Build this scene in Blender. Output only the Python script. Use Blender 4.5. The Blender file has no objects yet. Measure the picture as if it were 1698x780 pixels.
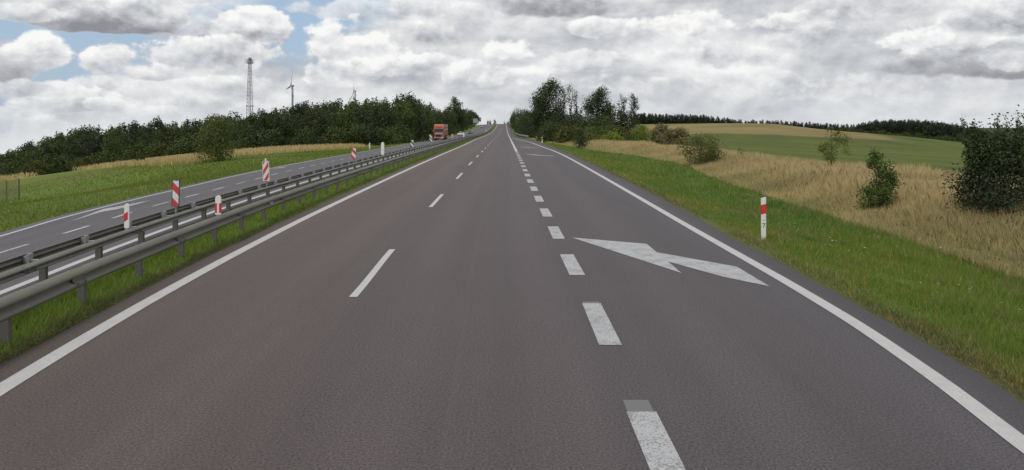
import bpy, bmesh, math, random
import numpy as np
from mathutils import Vector, Matrix

R = math.radians
random.seed(7)
rng = np.random.default_rng(11)
scene = bpy.context.scene
COL = scene.collection

# ------------------------------------------------------------------ camera
EYE = 2.6
F_PX = 1210.0            # focal length in photo pixels (1698 wide)
CX, HY = 845.0, 207.0    # photo column looking straight ahead, photo row of the horizon
cam_d = bpy.data.cameras.new("camera")
cam = bpy.data.objects.new("camera", cam_d)
COL.objects.link(cam)
cam.location = (0, 0, EYE)
cam.rotation_euler = (R(90), 0, 0)
cam_d.sensor_width = 36.0
cam_d.lens = 36.0 * F_PX / 1698.0
cam_d.shift_x = (849 - CX) / 1698.0
cam_d.shift_y = -(390 - HY) / 1698.0
cam_d.clip_start = 0.1
cam_d.clip_end = 12000
scene.camera = cam

scene.view_settings.view_transform = 'Standard'
scene.view_settings.look = 'None'
scene.view_settings.gamma = 1.0
scene.view_settings.use_curve_mapping = False
scene.view_settings.exposure = 0.0

# ------------------------------------------------------------------ node helpers
class NT:
    """tiny expression layer over a node tree"""
    def __init__(s, tree):
        s.t = tree
    def new(s, kind, **kw):
        n = s.t.nodes.new(kind)
        for k, v in kw.items():
            setattr(n, k, v)
        return n
    def link(s, a, b):
        s.t.links.new(a, b)
    def put(s, sock, v):
        if hasattr(v, 'links'):
            s.link(v, sock)
        else:
            sock.default_value = v
    def m(s, op, a, b=None, c=None, clamp=False):
        n = s.new('ShaderNodeMath', operation=op, use_clamp=clamp)
        s.put(n.inputs[0], a)
        if b is not None: s.put(n.inputs[1], b)
        if c is not None: s.put(n.inputs[2], c)
        return n.outputs[0]
    def smooth(s, v, lo, hi):
        n = s.new('ShaderNodeMapRange', interpolation_type='SMOOTHSTEP')
        s.put(n.inputs['Value'], v)
        n.inputs['From Min'].default_value = lo
        n.inputs['From Max'].default_value = hi
        return n.outputs[0]
    def lin(s, v, lo, hi, a=0.0, b=1.0):
        n = s.new('ShaderNodeMapRange')
        s.put(n.inputs['Value'], v)
        n.inputs['From Min'].default_value = lo
        n.inputs['From Max'].default_value = hi
        n.inputs['To Min'].default_value = a
        n.inputs['To Max'].default_value = b
        return n.outputs[0]
    def noise(s, vec, scale, detail=4, rough=0.5, dist=0.0, fac=True):
        n = s.new('ShaderNodeTexNoise')
        if vec is not None: s.link(vec, n.inputs['Vector'])
        n.inputs['Scale'].default_value = scale
        n.inputs['Detail'].default_value = detail
        n.inputs['Roughness'].default_value = rough
        n.inputs['Distortion'].default_value = dist
        return n.outputs[0] if fac else n.outputs[1]
    def mix(s, f, a, b, mode='MIX'):
        n = s.new('ShaderNodeMix', data_type='RGBA', blend_type=mode)
        s.put(n.inputs[0], f)
        s.put(n.inputs[6], a if hasattr(a, 'links') else (*a, 1.0))
        s.put(n.inputs[7], b if hasattr(b, 'links') else (*b, 1.0))
        return n.outputs[2]
    def vec(s, x, y, z):
        n = s.new('ShaderNodeCombineXYZ')
        s.put(n.inputs[0], x); s.put(n.inputs[1], y); s.put(n.inputs[2], z)
        return n.outputs[0]

# ------------------------------------------------------------------ world: blue sky behind broken cumulus
SUN_EL, SUN_AZ = 52.0, 215.0     # degrees; azimuth clockwise from straight ahead
world = bpy.data.worlds.new("World")
scene.world = world
world.use_nodes = True
wt = NT(world.node_tree)
world.node_tree.nodes.clear()
sky = wt.new('ShaderNodeTexSky', sky_type='NISHITA', sun_disc=False)
sky.sun_elevation = R(SUN_EL)
sky.sun_rotation = R(SUN_AZ)
sky.air_density = 1.0; sky.dust_density = 1.5; sky.ozone_density = 1.5
tc = wt.new('ShaderNodeTexCoord')
sx = wt.new('ShaderNodeSeparateXYZ'); wt.link(tc.outputs['Generated'], sx.inputs[0])
dx, dy, dz = sx.outputs
az = wt.m('ARCTAN2', dx, dy)
el = wt.m('ARCSINE', wt.m('MAXIMUM', wt.m('MINIMUM', dz, 1.0), -1.0))
elp = wt.m('MAXIMUM', el, 0.0)
# picture angles: every cloud mass below sits at its own bearing and height in the sky
def ang(x, y):
    dxp, dyp = (x - CX) / F_PX, (HY - y) / F_PX
    return math.atan2(dxp, 1), math.atan2(dyp, math.hypot(dxp, 1))
azw = wt.noise(wt.vec(az, el, 9.1), 9.0, 3, 0.5)
elw = wt.noise(wt.vec(az, el, 4.3), 9.0, 3, 0.5)
azd = wt.m('ADD', az, wt.m('MULTIPLY', wt.m('SUBTRACT', azw, 0.5), 0.035))
eld = wt.m('ADD', el, wt.m('MULTIPLY', wt.m('SUBTRACT', elw, 0.5), 0.016))
PV = wt.vec(az, wt.m('MULTIPLY', el, 1.35), 3.7)
PU = wt.vec(wt.m('ADD', az, -0.005), wt.m('MULTIPLY', wt.m('ADD', el, 0.010), 1.35), 3.7)
n1 = wt.noise(PV, 14.0, 10, 0.58, 0.10)
n2 = wt.noise(PU, 14.0, 10, 0.58, 0.10)
relief = wt.m('SUBTRACT', n1, n2)
nz = wt.m('SUBTRACT', n1, 0.5)
bigv = wt.vec(az, wt.m('MULTIPLY', el, 2.8), 1.3)
big = wt.noise(bigv, 5.5, 6, 0.55, 0.3)
def mass(x, y, w, h):
    a0, e0 = ang(x, y)
    u = wt.m('DIVIDE', wt.m('SUBTRACT', azd, a0), w / F_PX)
    v = wt.m('DIVIDE', wt.m('SUBTRACT', eld, e0), h / F_PX)
    return u, v
# pale sheet of stratus, thinner towards the left
holes = None
for (x, y, w, h, amp) in [(505, 45, 62, 62, 1.0), (590, 14, 80, 26, .75), (440, 12, 46, 20, .35), (110, 78, 64, 30, .85), (88, 120, 26, 26, .95), (200, 66, 100, 13, .7), (25, 42, 34, 16, .8), (8, 182, 22, 26, .7), (360, 20, 46, 26, .6),
                          (215, 85, 40, 20, .6), (140, 112, 40, 26, .5), (310, 40, 30, 20, .35), (400, 105, 60, 12, .15), (1165, 70, 80, 14, .12)]:
    u, v = mass(x, y, w, h)
    g = wt.m('MULTIPLY', wt.m('EXPONENT', wt.m('MULTIPLY', wt.m('ADD', wt.m('MULTIPLY', u, u), wt.m('MULTIPLY', v, v)), -1.0)), amp)
    holes = g if holes is None else wt.m('ADD', holes, g)
sheet = wt.smooth(wt.m('ADD', wt.m('SUBTRACT', 1.0, holes), wt.m('MULTIPLY', nz, 1.1)), 0.22, 0.85)
lit = wt.m('ADD', 0.61, wt.m('MULTIPLY', wt.m('SUBTRACT', big, 0.5), 1.1))
lit = wt.m('ADD', lit, wt.m('MULTIPLY', relief, 0.8))
cover = sheet
# cumulus: (x, y, half width, half height, base brightness, top gain, opacity), back to front
CUMULUS = [
    (620, 20, 130, 24, .56, .16, .7), (760, 20, 120, 24, .50, .14, .7), (720, 62, 90, 22, .48, .3, .9), (600, 82, 92, 46, .72, .26, 1.0), (560, 128, 70, 26, .66, .18, .8), (690, 112, 120, 26, .64, .16, .8),
    (850, 84, 60, 26, .80, .22, .9), (800, 125, 110, 26, .66, .16, .7), (910, 6, 150, 30, .26, .18, .95), (1000, 48, 60, 20, .76, .2, .6), (1130, 40, 90, 26, .70, .26, .9), (1215, 96, 80, 30, .50, .36, .95), (1125, 92, 52, 14, .74, .14, .7),
    (1300, 42, 80, 20, .74, .26, .9), (1345, 68, 120, 24, .50, .16, .7), (1040, 140, 120, 16, .56, .14, .6), (1330, 138, 150, 18, .56, .10, .6), (1460, 150, 170, 20, .52, .10, .6), (1620, 104, 130, 34, .30, .36, .95), (1565, 66, 84, 30, .72, .28, .95),
    (1690, 92, 50, 26, .60, .22, .5), (1690, 30, 110, 34, .48, .14, .8), (1450, 20, 120, 24, .54, .14, .7), (960, 105, 110, 22, .64, .14, .6),
    (300, 160, 190, 34, .58, .10, .8), (120, 198, 150, 26, .56, .12, .8), (40, 212, 90, 20, .62, .10, .8), (330, 98, 120, 34, .58, .30, 1.0), (425, 58, 56, 44, .62, .24, 1.0), (400, 92, 80, 30, .54, .26, 1.0), (245, 120, 60, 22, .52, .30, 1.0), (190, 104, 46, 30, .62, .30, 1.0), (330, 36, 60, 24, .62, .16, .6),
    (130, 172, 96, 24, .54, .34, 1.0), (185, 178, 40, 16, .62, .28, 1.0), (80, 150, 40, 18, .66, .26, .9), (50, 92, 50, 38, .60, .30, 1.0), (5, 128, 46, 46, .28, .30, 1.0), (40, 150, 46, 20, .44, .2, .9),
    (150, 32, 118, 32, .30, .34, 1.0), (255, 24, 52, 30, .46, .34, 1.0), (20, 22, 60, 22, .48, .2, .9)]
for (x, y, w, h, b0, gain, op) in CUMULUS:
    u, v = mass(x, y, w, h)
    vb = wt.m('MULTIPLY', wt.m('MINIMUM', v, 0.0), 1.5)
    vt = wt.m('MAXIMUM', v, 0.0)
    r2 = wt.m('ADD', wt.m('MULTIPLY', u, u), wt.m('ADD', wt.m('MULTIPLY', vb, vb), wt.m('MULTIPLY', vt, vt)))
    d_ = wt.m('ADD', wt.m('SUBTRACT', 1.0, r2), wt.m('MULTIPLY', nz, 3.4 if x < 520 else 4.6))
    a_ = wt.m('MULTIPLY', wt.smooth(d_, 0.0, 0.38 if x < 520 else 0.62), op)
    l_ = wt.m('ADD', wt.m('MULTIPLY', v, gain), wt.m('ADD', b0, 0.0))
    l_ = wt.m('ADD', l_, wt.m('MULTIPLY', relief, 1.9))
    l_ = wt.m('ADD', l_, wt.m('MULTIPLY', wt.m('SUBTRACT', 1.0, wt.smooth(d_, 0.1, 1.1)), 0.14))
    k_ = wt.new('ShaderNodeMix', data_type='FLOAT')
    wt.put(k_.inputs[0], a_); wt.put(k_.inputs[2], lit); wt.put(k_.inputs[3], l_)
    lit = k_.outputs[0]
    cover = wt.m('MAXIMUM', cover, a_)
alpha = cover
lit = wt.m('ADD', wt.m('MULTIPLY', wt.m('SUBTRACT', lit, 0.60), 1.28), 0.62)
lit = wt.m('MINIMUM', wt.m('MAXIMUM', lit, 0.0), 1.0)
ramp = wt.new('ShaderNodeValToRGB')
wt.link(lit, ramp.inputs[0])
cr = ramp.color_ramp
cr.elements[0].position = 0.0; cr.elements[0].color = (2.7, 2.75, 3.0, 1)
cr.elements[1].position = 1.0; cr.elements[1].color = (9.6, 9.55, 9.45, 1)
for p, c in ((0.3, (4.2, 4.3, 4.6)), (0.5, (5.7, 5.85, 6.15)), (0.75, (7.7, 7.8, 7.9))):
    e = cr.elements.new(p); e.color = (*c, 1)
veil = wt.m('EXPONENT', wt.m('MULTIPLY', elp, -30.0))
cloud = wt.mix(wt.m('MULTIPLY', veil, 0.6), ramp.outputs[0], (6.7, 6.95, 7.2))
blue = wt.mix(0.62, sky.outputs[0], (4.4, 5.9, 7.9))
skycol = wt.mix(alpha, blue, cloud)
bg = wt.new('ShaderNodeBackground')
wt.link(skycol, bg.inputs[0]); bg.inputs[1].default_value = 0.1
wo = wt.new('ShaderNodeOutputWorld'); wt.link(bg.outputs[0], wo.inputs[0])
world.cycles.sampling_method = 'MANUAL'
world.cycles.sample_map_resolution = 512

# ------------------------------------------------------------------ sun, veiled by cloud
sun_d = bpy.data.lights.new("sun", 'SUN')
sun_d.energy = 1.7
sun_d.angle = R(11)
sun_d.color = (1.0, 0.965, 0.91)
sun = bpy.data.objects.new("sun", sun_d)
COL.objects.link(sun)
sd = Vector((math.sin(R(SUN_AZ)) * math.cos(R(SUN_EL)), math.cos(R(SUN_AZ)) * math.cos(R(SUN_EL)), math.sin(R(SUN_EL))))
sun.rotation_euler = (-sd).to_track_quat('-Z', 'Y').to_euler()
sun.location = sd * 200

scene.render.engine = 'CYCLES'
scene.cycles.max_bounces = 5
scene.cycles.diffuse_bounces = 2
scene.cycles.glossy_bounces = 2
scene.cycles.transmission_bounces = 2
scene.cycles.use_denoising = True

# ================================================================== curves of the place, measured along the road (metres ahead of the camera)
def curve(pts):
    """monotone cubic through (Y, value) points, constant outside"""
    p = np.array(pts, float)
    x, y = p[:, 0], p[:, 1]
    h = np.diff(x); d = np.diff(y) / h
    mm = np.zeros_like(y)
    for i in range(1, len(x) - 1):
        if d[i - 1] * d[i] > 0:
            w1, w2 = 2 * h[i] + h[i - 1], h[i] + 2 * h[i - 1]
            mm[i] = (w1 + w2) / (w1 / d[i - 1] + w2 / d[i])
    mm[0], mm[-1] = d[0], d[-1]
    mm[0] = mm[-1] = 0
    if len(x) > 2:
        mm[0], mm[-1] = d[0], d[-1]
    def f(q):
        q = np.clip(np.asarray(q, float), x[0], x[-1])
        i = np.clip(np.searchsorted(x, q) - 1, 0, len(x) - 2)
        t = (q - x[i]) / h[i]
        return ((2*t**3 - 3*t**2 + 1) * y[i] + (t**3 - 2*t**2 + t) * h[i] * mm[i]
                + (-2*t**3 + 3*t**2) * y[i + 1] + (t**3 - t**2) * h[i] * mm[i + 1])
    return f
def sstep(v, lo, hi):
    t = np.clip((np.asarray(v, float) - lo) / (hi - lo), 0, 1)
    return t * t * (3 - 2 * t)

Z_MAIN = curve([(-60, 0), (45, 0), (73, -.09), (97, -.18), (130, -.25), (200, -.65), (288, -1.0), (350, -.95), (400, -.6), (470, .35), (520, 1.15), (590, 2.55), (640, 3.2), (690, 3.1), (800, 1.0), (1000, -5)])
Z_LEFT = curve([(-60, 0), (40, 0), (75, -.1), (94, -.2), (150, -.55), (184, -.85), (283, -1.3), (330, -1.25), (400, -.7), (470, .2), (540, 1.3), (600, 2.6), (640, 3.2), (690, 3.1), (800, 1.0), (1000, -5)])
X_EDGE_L = curve([(-60, -4.5), (4, -4.6), (5.5, -4.78), (7.2, -5.0), (8.7, -5.15), (11, -5.33), (15, -5.53), (21, -5.7), (30, -5.8), (38, -5.86), (52, -5.92), (70, -6.05), (120, -6.35), (200, -7.1), (288, -7.9), (401, -8.6), (520, -9.4), (635, -10.2), (1000, -12.6)])
X_DASH = curve([(-60, -2.3), (11, -2.36), (15, -2.44), (25, -2.5), (37, -2.54), (49, -2.63), (61, -2.68), (73, -2.74), (85, -2.81), (109, -2.92), (200, -3.4), (288, -4.2), (400, -4.9), (635, -6.5), (1000, -9)])
X_GORE = curve([(-60, 1.2), (10.7, 1.19), (14, 1.15), (18, 1.11), (26, 1.02), (47, .85), (57, .79), (69, .73), (95, .55), (133, .27), (200, -.1), (288, -.6), (401, -1.33), (520, -2.15), (635, -2.9), (1000, -5.2)])
X_OUT = curve([(-60, 4.0), (4, 4.02), (5.5, 4.13), (7.6, 4.38), (10, 4.54), (12.7, 4.58), (18, 4.57), (25, 4.6), (40, 4.64), (62, 4.66), (76, 4.5), (87, 4.12), (100, 3.8), (118, 3.2), (130, 2.45), (159, .98), (172, .25)])
X_ASPH_R = curve([(-60, 4.45), (4, 4.5), (5.5, 4.66), (6.7, 4.78), (8.7, 4.94), (11.7, 5.06), (17, 5.12), (22, 5.26), (33, 5.38), (60, 5.42), (84, 5.25), (112, 4.75), (155, 2.95), (200, 1.9), (330, 1.1), (500, 1.15), (635, .6), (1000, -1.6)])
def X_ASPH_L(Y): return X_EDGE_L(Y) - 0.42
X_RAIL = curve([(-60, -5.55), (4, -5.6), (8.5, -5.9), (10.3, -6.08), (12, -6.2), (15.6, -6.42), (20, -6.62), (29, -6.8), (47, -6.95), (62, -7.05), (82, -7.35), (150, -7.9), (200, -8.4), (288, -9.2), (401, -9.9), (520, -10.7), (635, -11.5), (1000, -14)])
X_RAIL2 = curve([(-60, -6.2), (4, -6.3), (8, -6.52), (10.7, -6.83), (12.3, -7.0), (14, -7.17), (17.6, -7.45), (22, -7.64), (36, -7.92), (77, -8.2), (150, -8.9), (200, -9.4), (288, -10.2), (401, -10.9), (520, -11.7), (635, -12.5), (1000, -15)])
X_IN_L = curve([(-60, -7.0), (4, -7.15), (8, -7.5), (11.6, -7.9), (14.2, -8.2), (16, -8.38), (20, -8.7), (25, -9.02), (34, -9.26), (56, -9.5), (100, -9.9), (184, -10.7), (283, -11.9), (400, -12.6), (540, -13.4), (640, -14.2), (1000, -16.4)])
X_OUT_L = curve([(-60, -10.5), (4, -11), (10, -12.2), (16, -13.5), (20.3, -14.15), (24.5, -14.9), (30, -15.5), (35, -15.9), (46, -16.7), (61, -17.25), (85, -17.6), (170, -18.6), (283, -21.0), (325, -21.4), (420, -22.2), (540, -22.6), (640, -23.2), (1000, -25)])
FALL = 0.5
def left_z(X, Y):
    a, b = X_IN_L(Y), X_OUT_L(Y)
    t = (a - X) / (a - b)
    return Z_LEFT(Y) - FALL * np.clip(t, -0.1, 1.4)
def X_LA_R(Y): return X_IN_L(Y) + 0.38          # left carriageway asphalt, median side
def X_LA_L(Y): return X_OUT_L(Y) - 0.55 - sstep(Y, 90, 200) * 0.6

def px(x, y, Y):
    """photo pixel seen at depth Y -> point; used to read sizes off the photograph"""
    return ((x - CX) * Y / F_PX, Y, EYE - (y - HY) * Y / F_PX)

# ------------------------------------------------------------------ land: thin-plate surface through surveyed points
SURVEY = [
    # left bank and the wood's floor
    (-41.6, 60, -3.8), (-30, 75, -1.05), (-81, 120, -6.6), (-69, 130, -4.8), (-55, 128, -3.0), (-44.6, 130, -1.9), (-38.5, 135, -1.6),
    (-33, 140, -1.4), (-24, 125, -1.2), (-26, 160, -1.5), (-90, 130, -7.8), (-150, 150, -12), (-150, 60, -12), (-90, 40, -8.5),
    (-60, 30, -5.5), (-40, 20, -3.0), (-36, 100, -1.5), (-60, 190, -3.5), (-110, 190, -8), (-30, 250, -2.0), (-36, 330, -1.6), (-40, 450, .2), (-45, 560, 2.0),
    (-90, 420, -3), (-200, 500, -7), (-300, 250, -16), (-300, 0, -14), (-100, -50, -8), (-30, -50, -2), (-60, 75, -4.2), (-48, 95, -2.5), (-24, 30, -1.4), (-24, 60, -1.2), (-24, 90, -1.0),
    # right: field, hill, far wood
    (20, 20, -.75), (20, 40, -.8), (24, 60, -.9), (28, 47, -1.0), (30, 100, -1.0), (22, 140, -.7), (18, 200, -.6), (20, 300, -.4), (25, 420, .6), (30, 560, 2.0),
    (70, 250, -.1), (94, 230, -1.2), (123, 200, -3.9), (60, 170, -1.0), (80, 330, 2.0), (60, 420, 2.4), (121, 370, 3.2), (140, 378, 2.9), (150, 380, 1.2), (166, 360, -1.8), (170, 320, -2.2),
    (110, 300, 1.6), (90, 120, -2.0), (60, 60, -1.6), (60, 20, -1.4), (60, -40, -1.2), (190, 400, -3.4), (250, 420, -8.0), (220, 300, -7.5), (160, 200, -6.2), (160, 100, -5), (100, 20, -3),
    (120, 600, 0.5), (220, 600, -2), (350, 500, -9), (500, 300, -12), (300, 0, -8), (700, 900, -12), (300, 1000, -6), (0, 1200, -8), (-300, 1000, -9), (-600, 500, -18), (-800, 0, -18), (800, 0, -14),
    (0, 2200, -14), (1500, 2000, -16), (-1500, 2000, -16), (0, 4500, -20), (3500, 4500, -22), (-3500, 4500, -22), (3500, 0, -20), (-3500, 0, -20), (0, -300, -1), (2000, -400, -12), (-2000, -400, -14),
]
S = np.array(SURVEY)
def warp(X, Y):      # compress far distances so the surface stays calm
    r = np.hypot(X, Y); k = np.log1p(r / 60.0) / np.maximum(r, 1e-6)
    return np.stack([X * k, Y * k], -1)
SW = warp(S[:, 0], S[:, 1])
def tps_k(d): return np.where(d > 1e-9, d * d * np.log(np.maximum(d, 1e-9)), 0)
_n = len(S)
_A = np.zeros((_n + 3, _n + 3))
_A[:_n, :_n] = tps_k(np.linalg.norm(SW[:, None] - SW[None], axis=-1)) + np.eye(_n) * 2e-3
_A[:_n, _n] = 1; _A[:_n, _n + 1:] = SW; _A[_n, :_n] = 1; _A[_n + 1:, :_n] = SW.T
_w = np.linalg.solve(_A, np.concatenate([S[:, 2], np.zeros(3)]))
def land(X, Y):
    q = warp(np.asarray(X, float), np.asarray(Y, float))
    sh = q.shape[:-1]; q = q.reshape(-1, 2)
    out = np.empty(len(q))
    for i in range(0, len(q), 4000):
        c = q[i:i + 4000]
        out[i:i + 4000] = tps_k(np.linalg.norm(c[:, None] - SW[None], axis=-1)) @ _w[:_n] + _w[_n] + c @ _w[_n + 1:]
    X = np.asarray(X, float); Y = np.asarray(Y, float)
    rr_ = np.hypot(X, Y); an = np.degrees(np.arctan2(X, np.maximum(Y, 1e-3)))
    drop = np.interp(an, [-180, -90, -50, -40, -35, -31, -26, 0], [.02, .06, .075, .06, .048, .030, .0, 0]) * np.maximum(rr_ - 190, 0)
    return np.clip(out.reshape(sh), -26, 5) - drop
def ground_z(X, Y):
    X, Y = np.broadcast_arrays(np.asarray(X, float), np.asarray(Y, float))
    F = land(X, Y)
    zm = Z_MAIN(Y)
    er, el_ = X_ASPH_R(Y), X_ASPH_L(Y)
    lr, ll = X_LA_R(Y), X_LA_L(Y)
    # right verge: falls into a shallow ditch, then joins the field
    d = X - er
    ditch = np.interp(d, [-9, 0, .35, 1.3, 4.5, 6.5, 9, 14], [-.06, -.06, -.03, -.12, -.62, -.70, -.62, -.62])
    w = sstep(d, 7, 20)
    zr = (zm + ditch) * (1 - w) + F * w
    # left bank
    g = ll - X
    zl0 = left_z(ll, Y)
    bank_ = np.interp(g, [-9, 0, .4, 2.0, 8], [-.06, -.06, -.03, -.10, -.35])
    wl = sstep(g, .5, 12)
    zl = (zl0 + bank_) * (1 - wl) + F * wl
    # median
    zmed = zm + (left_z(lr, Y) - zm) * np.clip((el_ - X) / np.maximum(el_ - lr, .1), 0, 1) + .03 * np.sin(np.pi * np.clip((el_ - X) / np.maximum(el_ - lr, .1), 0, 1)) - .03
    z = np.where(X >= er, zr, np.where(X >= el_, zm - .06, np.where(X >= lr, zmed, np.where(X >= ll, left_z(X, Y) - .06, zl))))
    far = sstep(Y, 760, 950)
    return z * (1 - far) + F * far
def gz(x, y): return float(ground_z(np.array([x]), np.array([y]))[0])

# ================================================================== materials
def material(name):
    m = bpy.data.materials.new(name); m.use_nodes = True
    nt = m.node_tree; nt.nodes.clear()
    t = NT(nt)
    out = t.new('ShaderNodeOutputMaterial')
    b = t.new('ShaderNodeBsdfPrincipled')
    t.link(b.outputs[0], out.inputs[0])
    return m, t, b, out
def bump(t, b, h, strength, dist):
    n = t.new('ShaderNodeBump'); n.inputs['Strength'].default_value = strength; n.inputs['Distance'].default_value = dist
    t.link(h, n.inputs['Height']); t.link(n.outputs[0], b.inputs['Normal'])
def objco(t): return t.new('ShaderNodeTexCoord').outputs['Object']
def worldpos(t): return t.new('ShaderNodeNewGeometry').outputs['Position']
def plain(name, c, rough=.5, metal=0.0, var=.15, scale=6.0, dirt=None):
    m, t, b, o = material(name)
    n = t.noise(objco(t), scale, 5, .6)
    lo = tuple(v * (1 - var) for v in c); hi = tuple(min(1, v * (1 + var)) for v in c)
    colr = t.mix(n, lo, hi)
    if dirt:
        n2 = t.noise(objco(t), scale * 3.1, 6, .65)
        colr = t.mix(t.m('MULTIPLY', t.smooth(n2, .5, .75), dirt[1]), colr, dirt[0])
    t.put(b.inputs['Base Color'], colr)
    b.inputs['Roughness'].default_value = rough; b.inputs['Metallic'].default_value = metal
    return m
def attr(t, name):
    n = t.new('ShaderNodeAttribute', attribute_name=name); return n

def asphalt_mat(name, c1, c2):
    m, t, b, o = material(name)
    p = worldpos(t)
    lane = attr(t, 'lane').outputs['Fac']       # 0..1 across the carriageway
    grain = t.noise(p, 42, 4, .75)
    grain2 = t.noise(p, 190, 2, .6)
    blot = t.noise(p, .55, 5, .6)
    mp = t.new('ShaderNodeMapping'); t.link(p, mp.inputs[0]); mp.inputs['Scale'].default_value = (1.6, .035, 1)
    streak = t.noise(mp.outputs[0], 1.4, 5, .6)
    base = t.mix(lane, c1, c2)
    base = t.mix(t.lin(grain, .30, .70, 0, 1), t.mix(1.0, base, (.22, .22, .23), 'MULTIPLY'), t.mix(1.0, base, (2.05, 2.05, 2.02), 'MULTIPLY'))
    base = t.mix(t.m('MULTIPLY', t.smooth(grain2, .60, .75), .5), base, (.24, .235, .225))
    base = t.mix(t.lin(blot, .3, .7, 0, .26), base, t.mix(1.0, base, (.72, .72, .73), 'MULTIPLY'))
    base = t.mix(t.lin(streak, .35, .65, 0, .34), base, t.mix(1.0, base, (1.3, 1.29, 1.28), 'MULTIPLY'))
    # wheel tracks polished a little paler, oil-darkened strip between them, patches and fine cracks
    trk = t.m('SINE', t.m('MULTIPLY', lane, 6.2832 * 5.6))
    base = t.mix(t.m('MULTIPLY', t.smooth(trk, -.2, .9), .22), base, t.mix(1.0, base, (1.5, 1.5, 1.5), 'MULTIPLY'))
    mp2 = t.new('ShaderNodeMapping'); t.link(p, mp2.inputs[0]); mp2.inputs['Scale'].default_value = (1, .12, 1)
    pat = t.noise(mp2.outputs[0], .5, 3, .5)
    base = t.mix(t.m('MULTIPLY', t.smooth(pat, .55, .60), .16), base, t.mix(1.0, base, (.66, .66, .68), 'MULTIPLY'))
    vor = t.new('ShaderNodeTexVoronoi', feature='DISTANCE_TO_EDGE'); vor.inputs['Scale'].default_value = .28
    wob = t.new('ShaderNodeVectorMath', operation='ADD'); t.link(p, wob.inputs[0]); t.link(t.noise(p, 1.2, 5, .65, fac=False), wob.inputs[1]); t.link(wob.outputs[0], vor.inputs['Vector'])
    crk = t.m('MULTIPLY', t.m('SUBTRACT', 1.0, t.smooth(vor.outputs['Distance'], .002, .007)), t.smooth(blot, .52, .62))
    base = t.mix(t.m('MULTIPLY', crk, .12), base, (.02, .02, .02))
    seam = t.m('SUBTRACT', 1.0, t.smooth(t.m('ABSOLUTE', t.m('SUBTRACT', t.m('ADD', lane, t.m('MULTIPLY', t.m('SUBTRACT', blot, .5), .006)), .475)), .0, .0045))
    base = t.mix(t.m('MULTIPLY', seam, .05), base, (.2, .195, .19))
    t.put(b.inputs['Base Color'], base)
    b.inputs['Roughness'].default_value = .72
    b.inputs['Specular IOR Level'].default_value = .45
    bump(t, b, t.m('ADD', grain, t.m('MULTIPLY', grain2, .5)), .55, .012)
    return m
M_ASPH = asphalt_mat('asphalt', (.073, .054, .050), (.056, .050, .057))
M_ASPH_L = asphalt_mat('asphalt_grey', (.066, .062, .071), (.070, .065, .070))

def paint_mat(name, wear, c=(.50, .49, .485)):
    m, t, b, o = material(name)
    p = worldpos(t)
    n = t.noise(p, 48, 4, .75); n2 = t.noise(p, 3.2, 5, .6); n3 = t.noise(p, 150, 2, .6)
    c0 = t.mix(t.lin(n2, .3, .7, 0, 1), tuple(v * .80 for v in c), c)
    hole = t.smooth(t.m('ADD', t.m('ADD', n, t.m('MULTIPLY', t.m('SUBTRACT', n2, .5), .55)), t.m('MULTIPLY', t.m('SUBTRACT', n3, .5), .25)), .66 - wear, .78 - wear)
    t.put(b.inputs['Base Color'], t.mix(t.m('MULTIPLY', hole, .8), c0, (.15, .145, .145)))
    b.inputs['Roughness'].default_value = .6
    bump(t, b, n, .4, .006)
    return m
M_PAINT = paint_mat('road_paint', .07)
M_WORN = paint_mat('worn_road_paint', .19, (.47, .475, .485))
M_FAINT = paint_mat('faint_road_paint', .46, (.115, .115, .115))

def ground_mat():
    m, t, b, o = material('ground_cover')
    p = worldpos(t)
    a = attr(t, 'tint').outputs['Color']
    n1 = t.noise(p, .35, 6, .6); n2 = t.noise(p, 4.0, 6, .65); n3 = t.noise(p, 26, 4, .7)
    c = t.mix(t.lin(n1, .32, .68, 0, .55), a, t.mix(1.0, a, (.74, .80, .66), 'MULTIPLY'))
    c = t.mix(t.lin(n2, .30, .70, 0, .8), c, t.mix(1.0, c, (1.30, 1.18, 1.12), 'MULTIPLY'))
    c = t.mix(t.lin(n3, .3, .7, 0, .7), t.mix(1.0, c, (.60, .62, .58), 'MULTIPLY'), c)
    t.put(b.inputs['Base Color'], c)
    b.inputs['Roughness'].default_value = .9
    b.inputs['Specular IOR Level'].default_value = .15
    bump(t, b, t.m('ADD', n2, t.m('MULTIPLY', n3, .6)), .8, .10)
    return m
M_GROUND = ground_mat()

def leaf_mat(name, c, spread=.35, trans=.25, rough=.6, tintmix=True):
    """foliage: leaf colour differs from leaf to leaf and from plant to plant"""
    m, t, b, o = material(name)
    a = attr(t, 'leaf').outputs['Fac']
    oi = t.new('ShaderNodeObjectInfo').outputs['Random']
    lo = (c[0] * (1 - spread), c[1] * (1 - spread), c[2] * (1 - spread * .8))
    hi = (c[0] * (1 + spread * 1.3), c[1] * (1 + spread), c[2] * (1 + spread * .3))
    cc = t.mix(a, lo, hi)
    cc = t.mix(t.m('MULTIPLY', oi, .75), cc, t.mix(1.0, cc, (.62, .66, .80), 'MULTIPLY'))
    t.put(b.inputs['Base Color'], cc)
    b.inputs['Roughness'].default_value = rough
    b.inputs['Specular IOR Level'].default_value = .25
    tr = t.new('ShaderNodeBsdfTranslucent'); t.link(t.mix(1.0, cc, (1.2, 1.25, .7), 'MULTIPLY'), tr.inputs[0])
    mx = t.new('ShaderNodeMixShader'); mx.inputs[0].default_value = trans
    t.link(b.outputs[0], mx.inputs[1]); t.link(tr.outputs[0], mx.inputs[2]); t.link(mx.outputs[0], o.inputs[0])
    return m
M_LEAF_DARK = leaf_mat('leaf_dark_green', (.048, .072, .027), .38, .2)
M_LEAF_MID = leaf_mat('leaf_mid_green', (.068, .100, .030), .42, .2)
M_LEAF_OLIVE = leaf_mat('leaf_olive', (.100, .118, .032))
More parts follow.
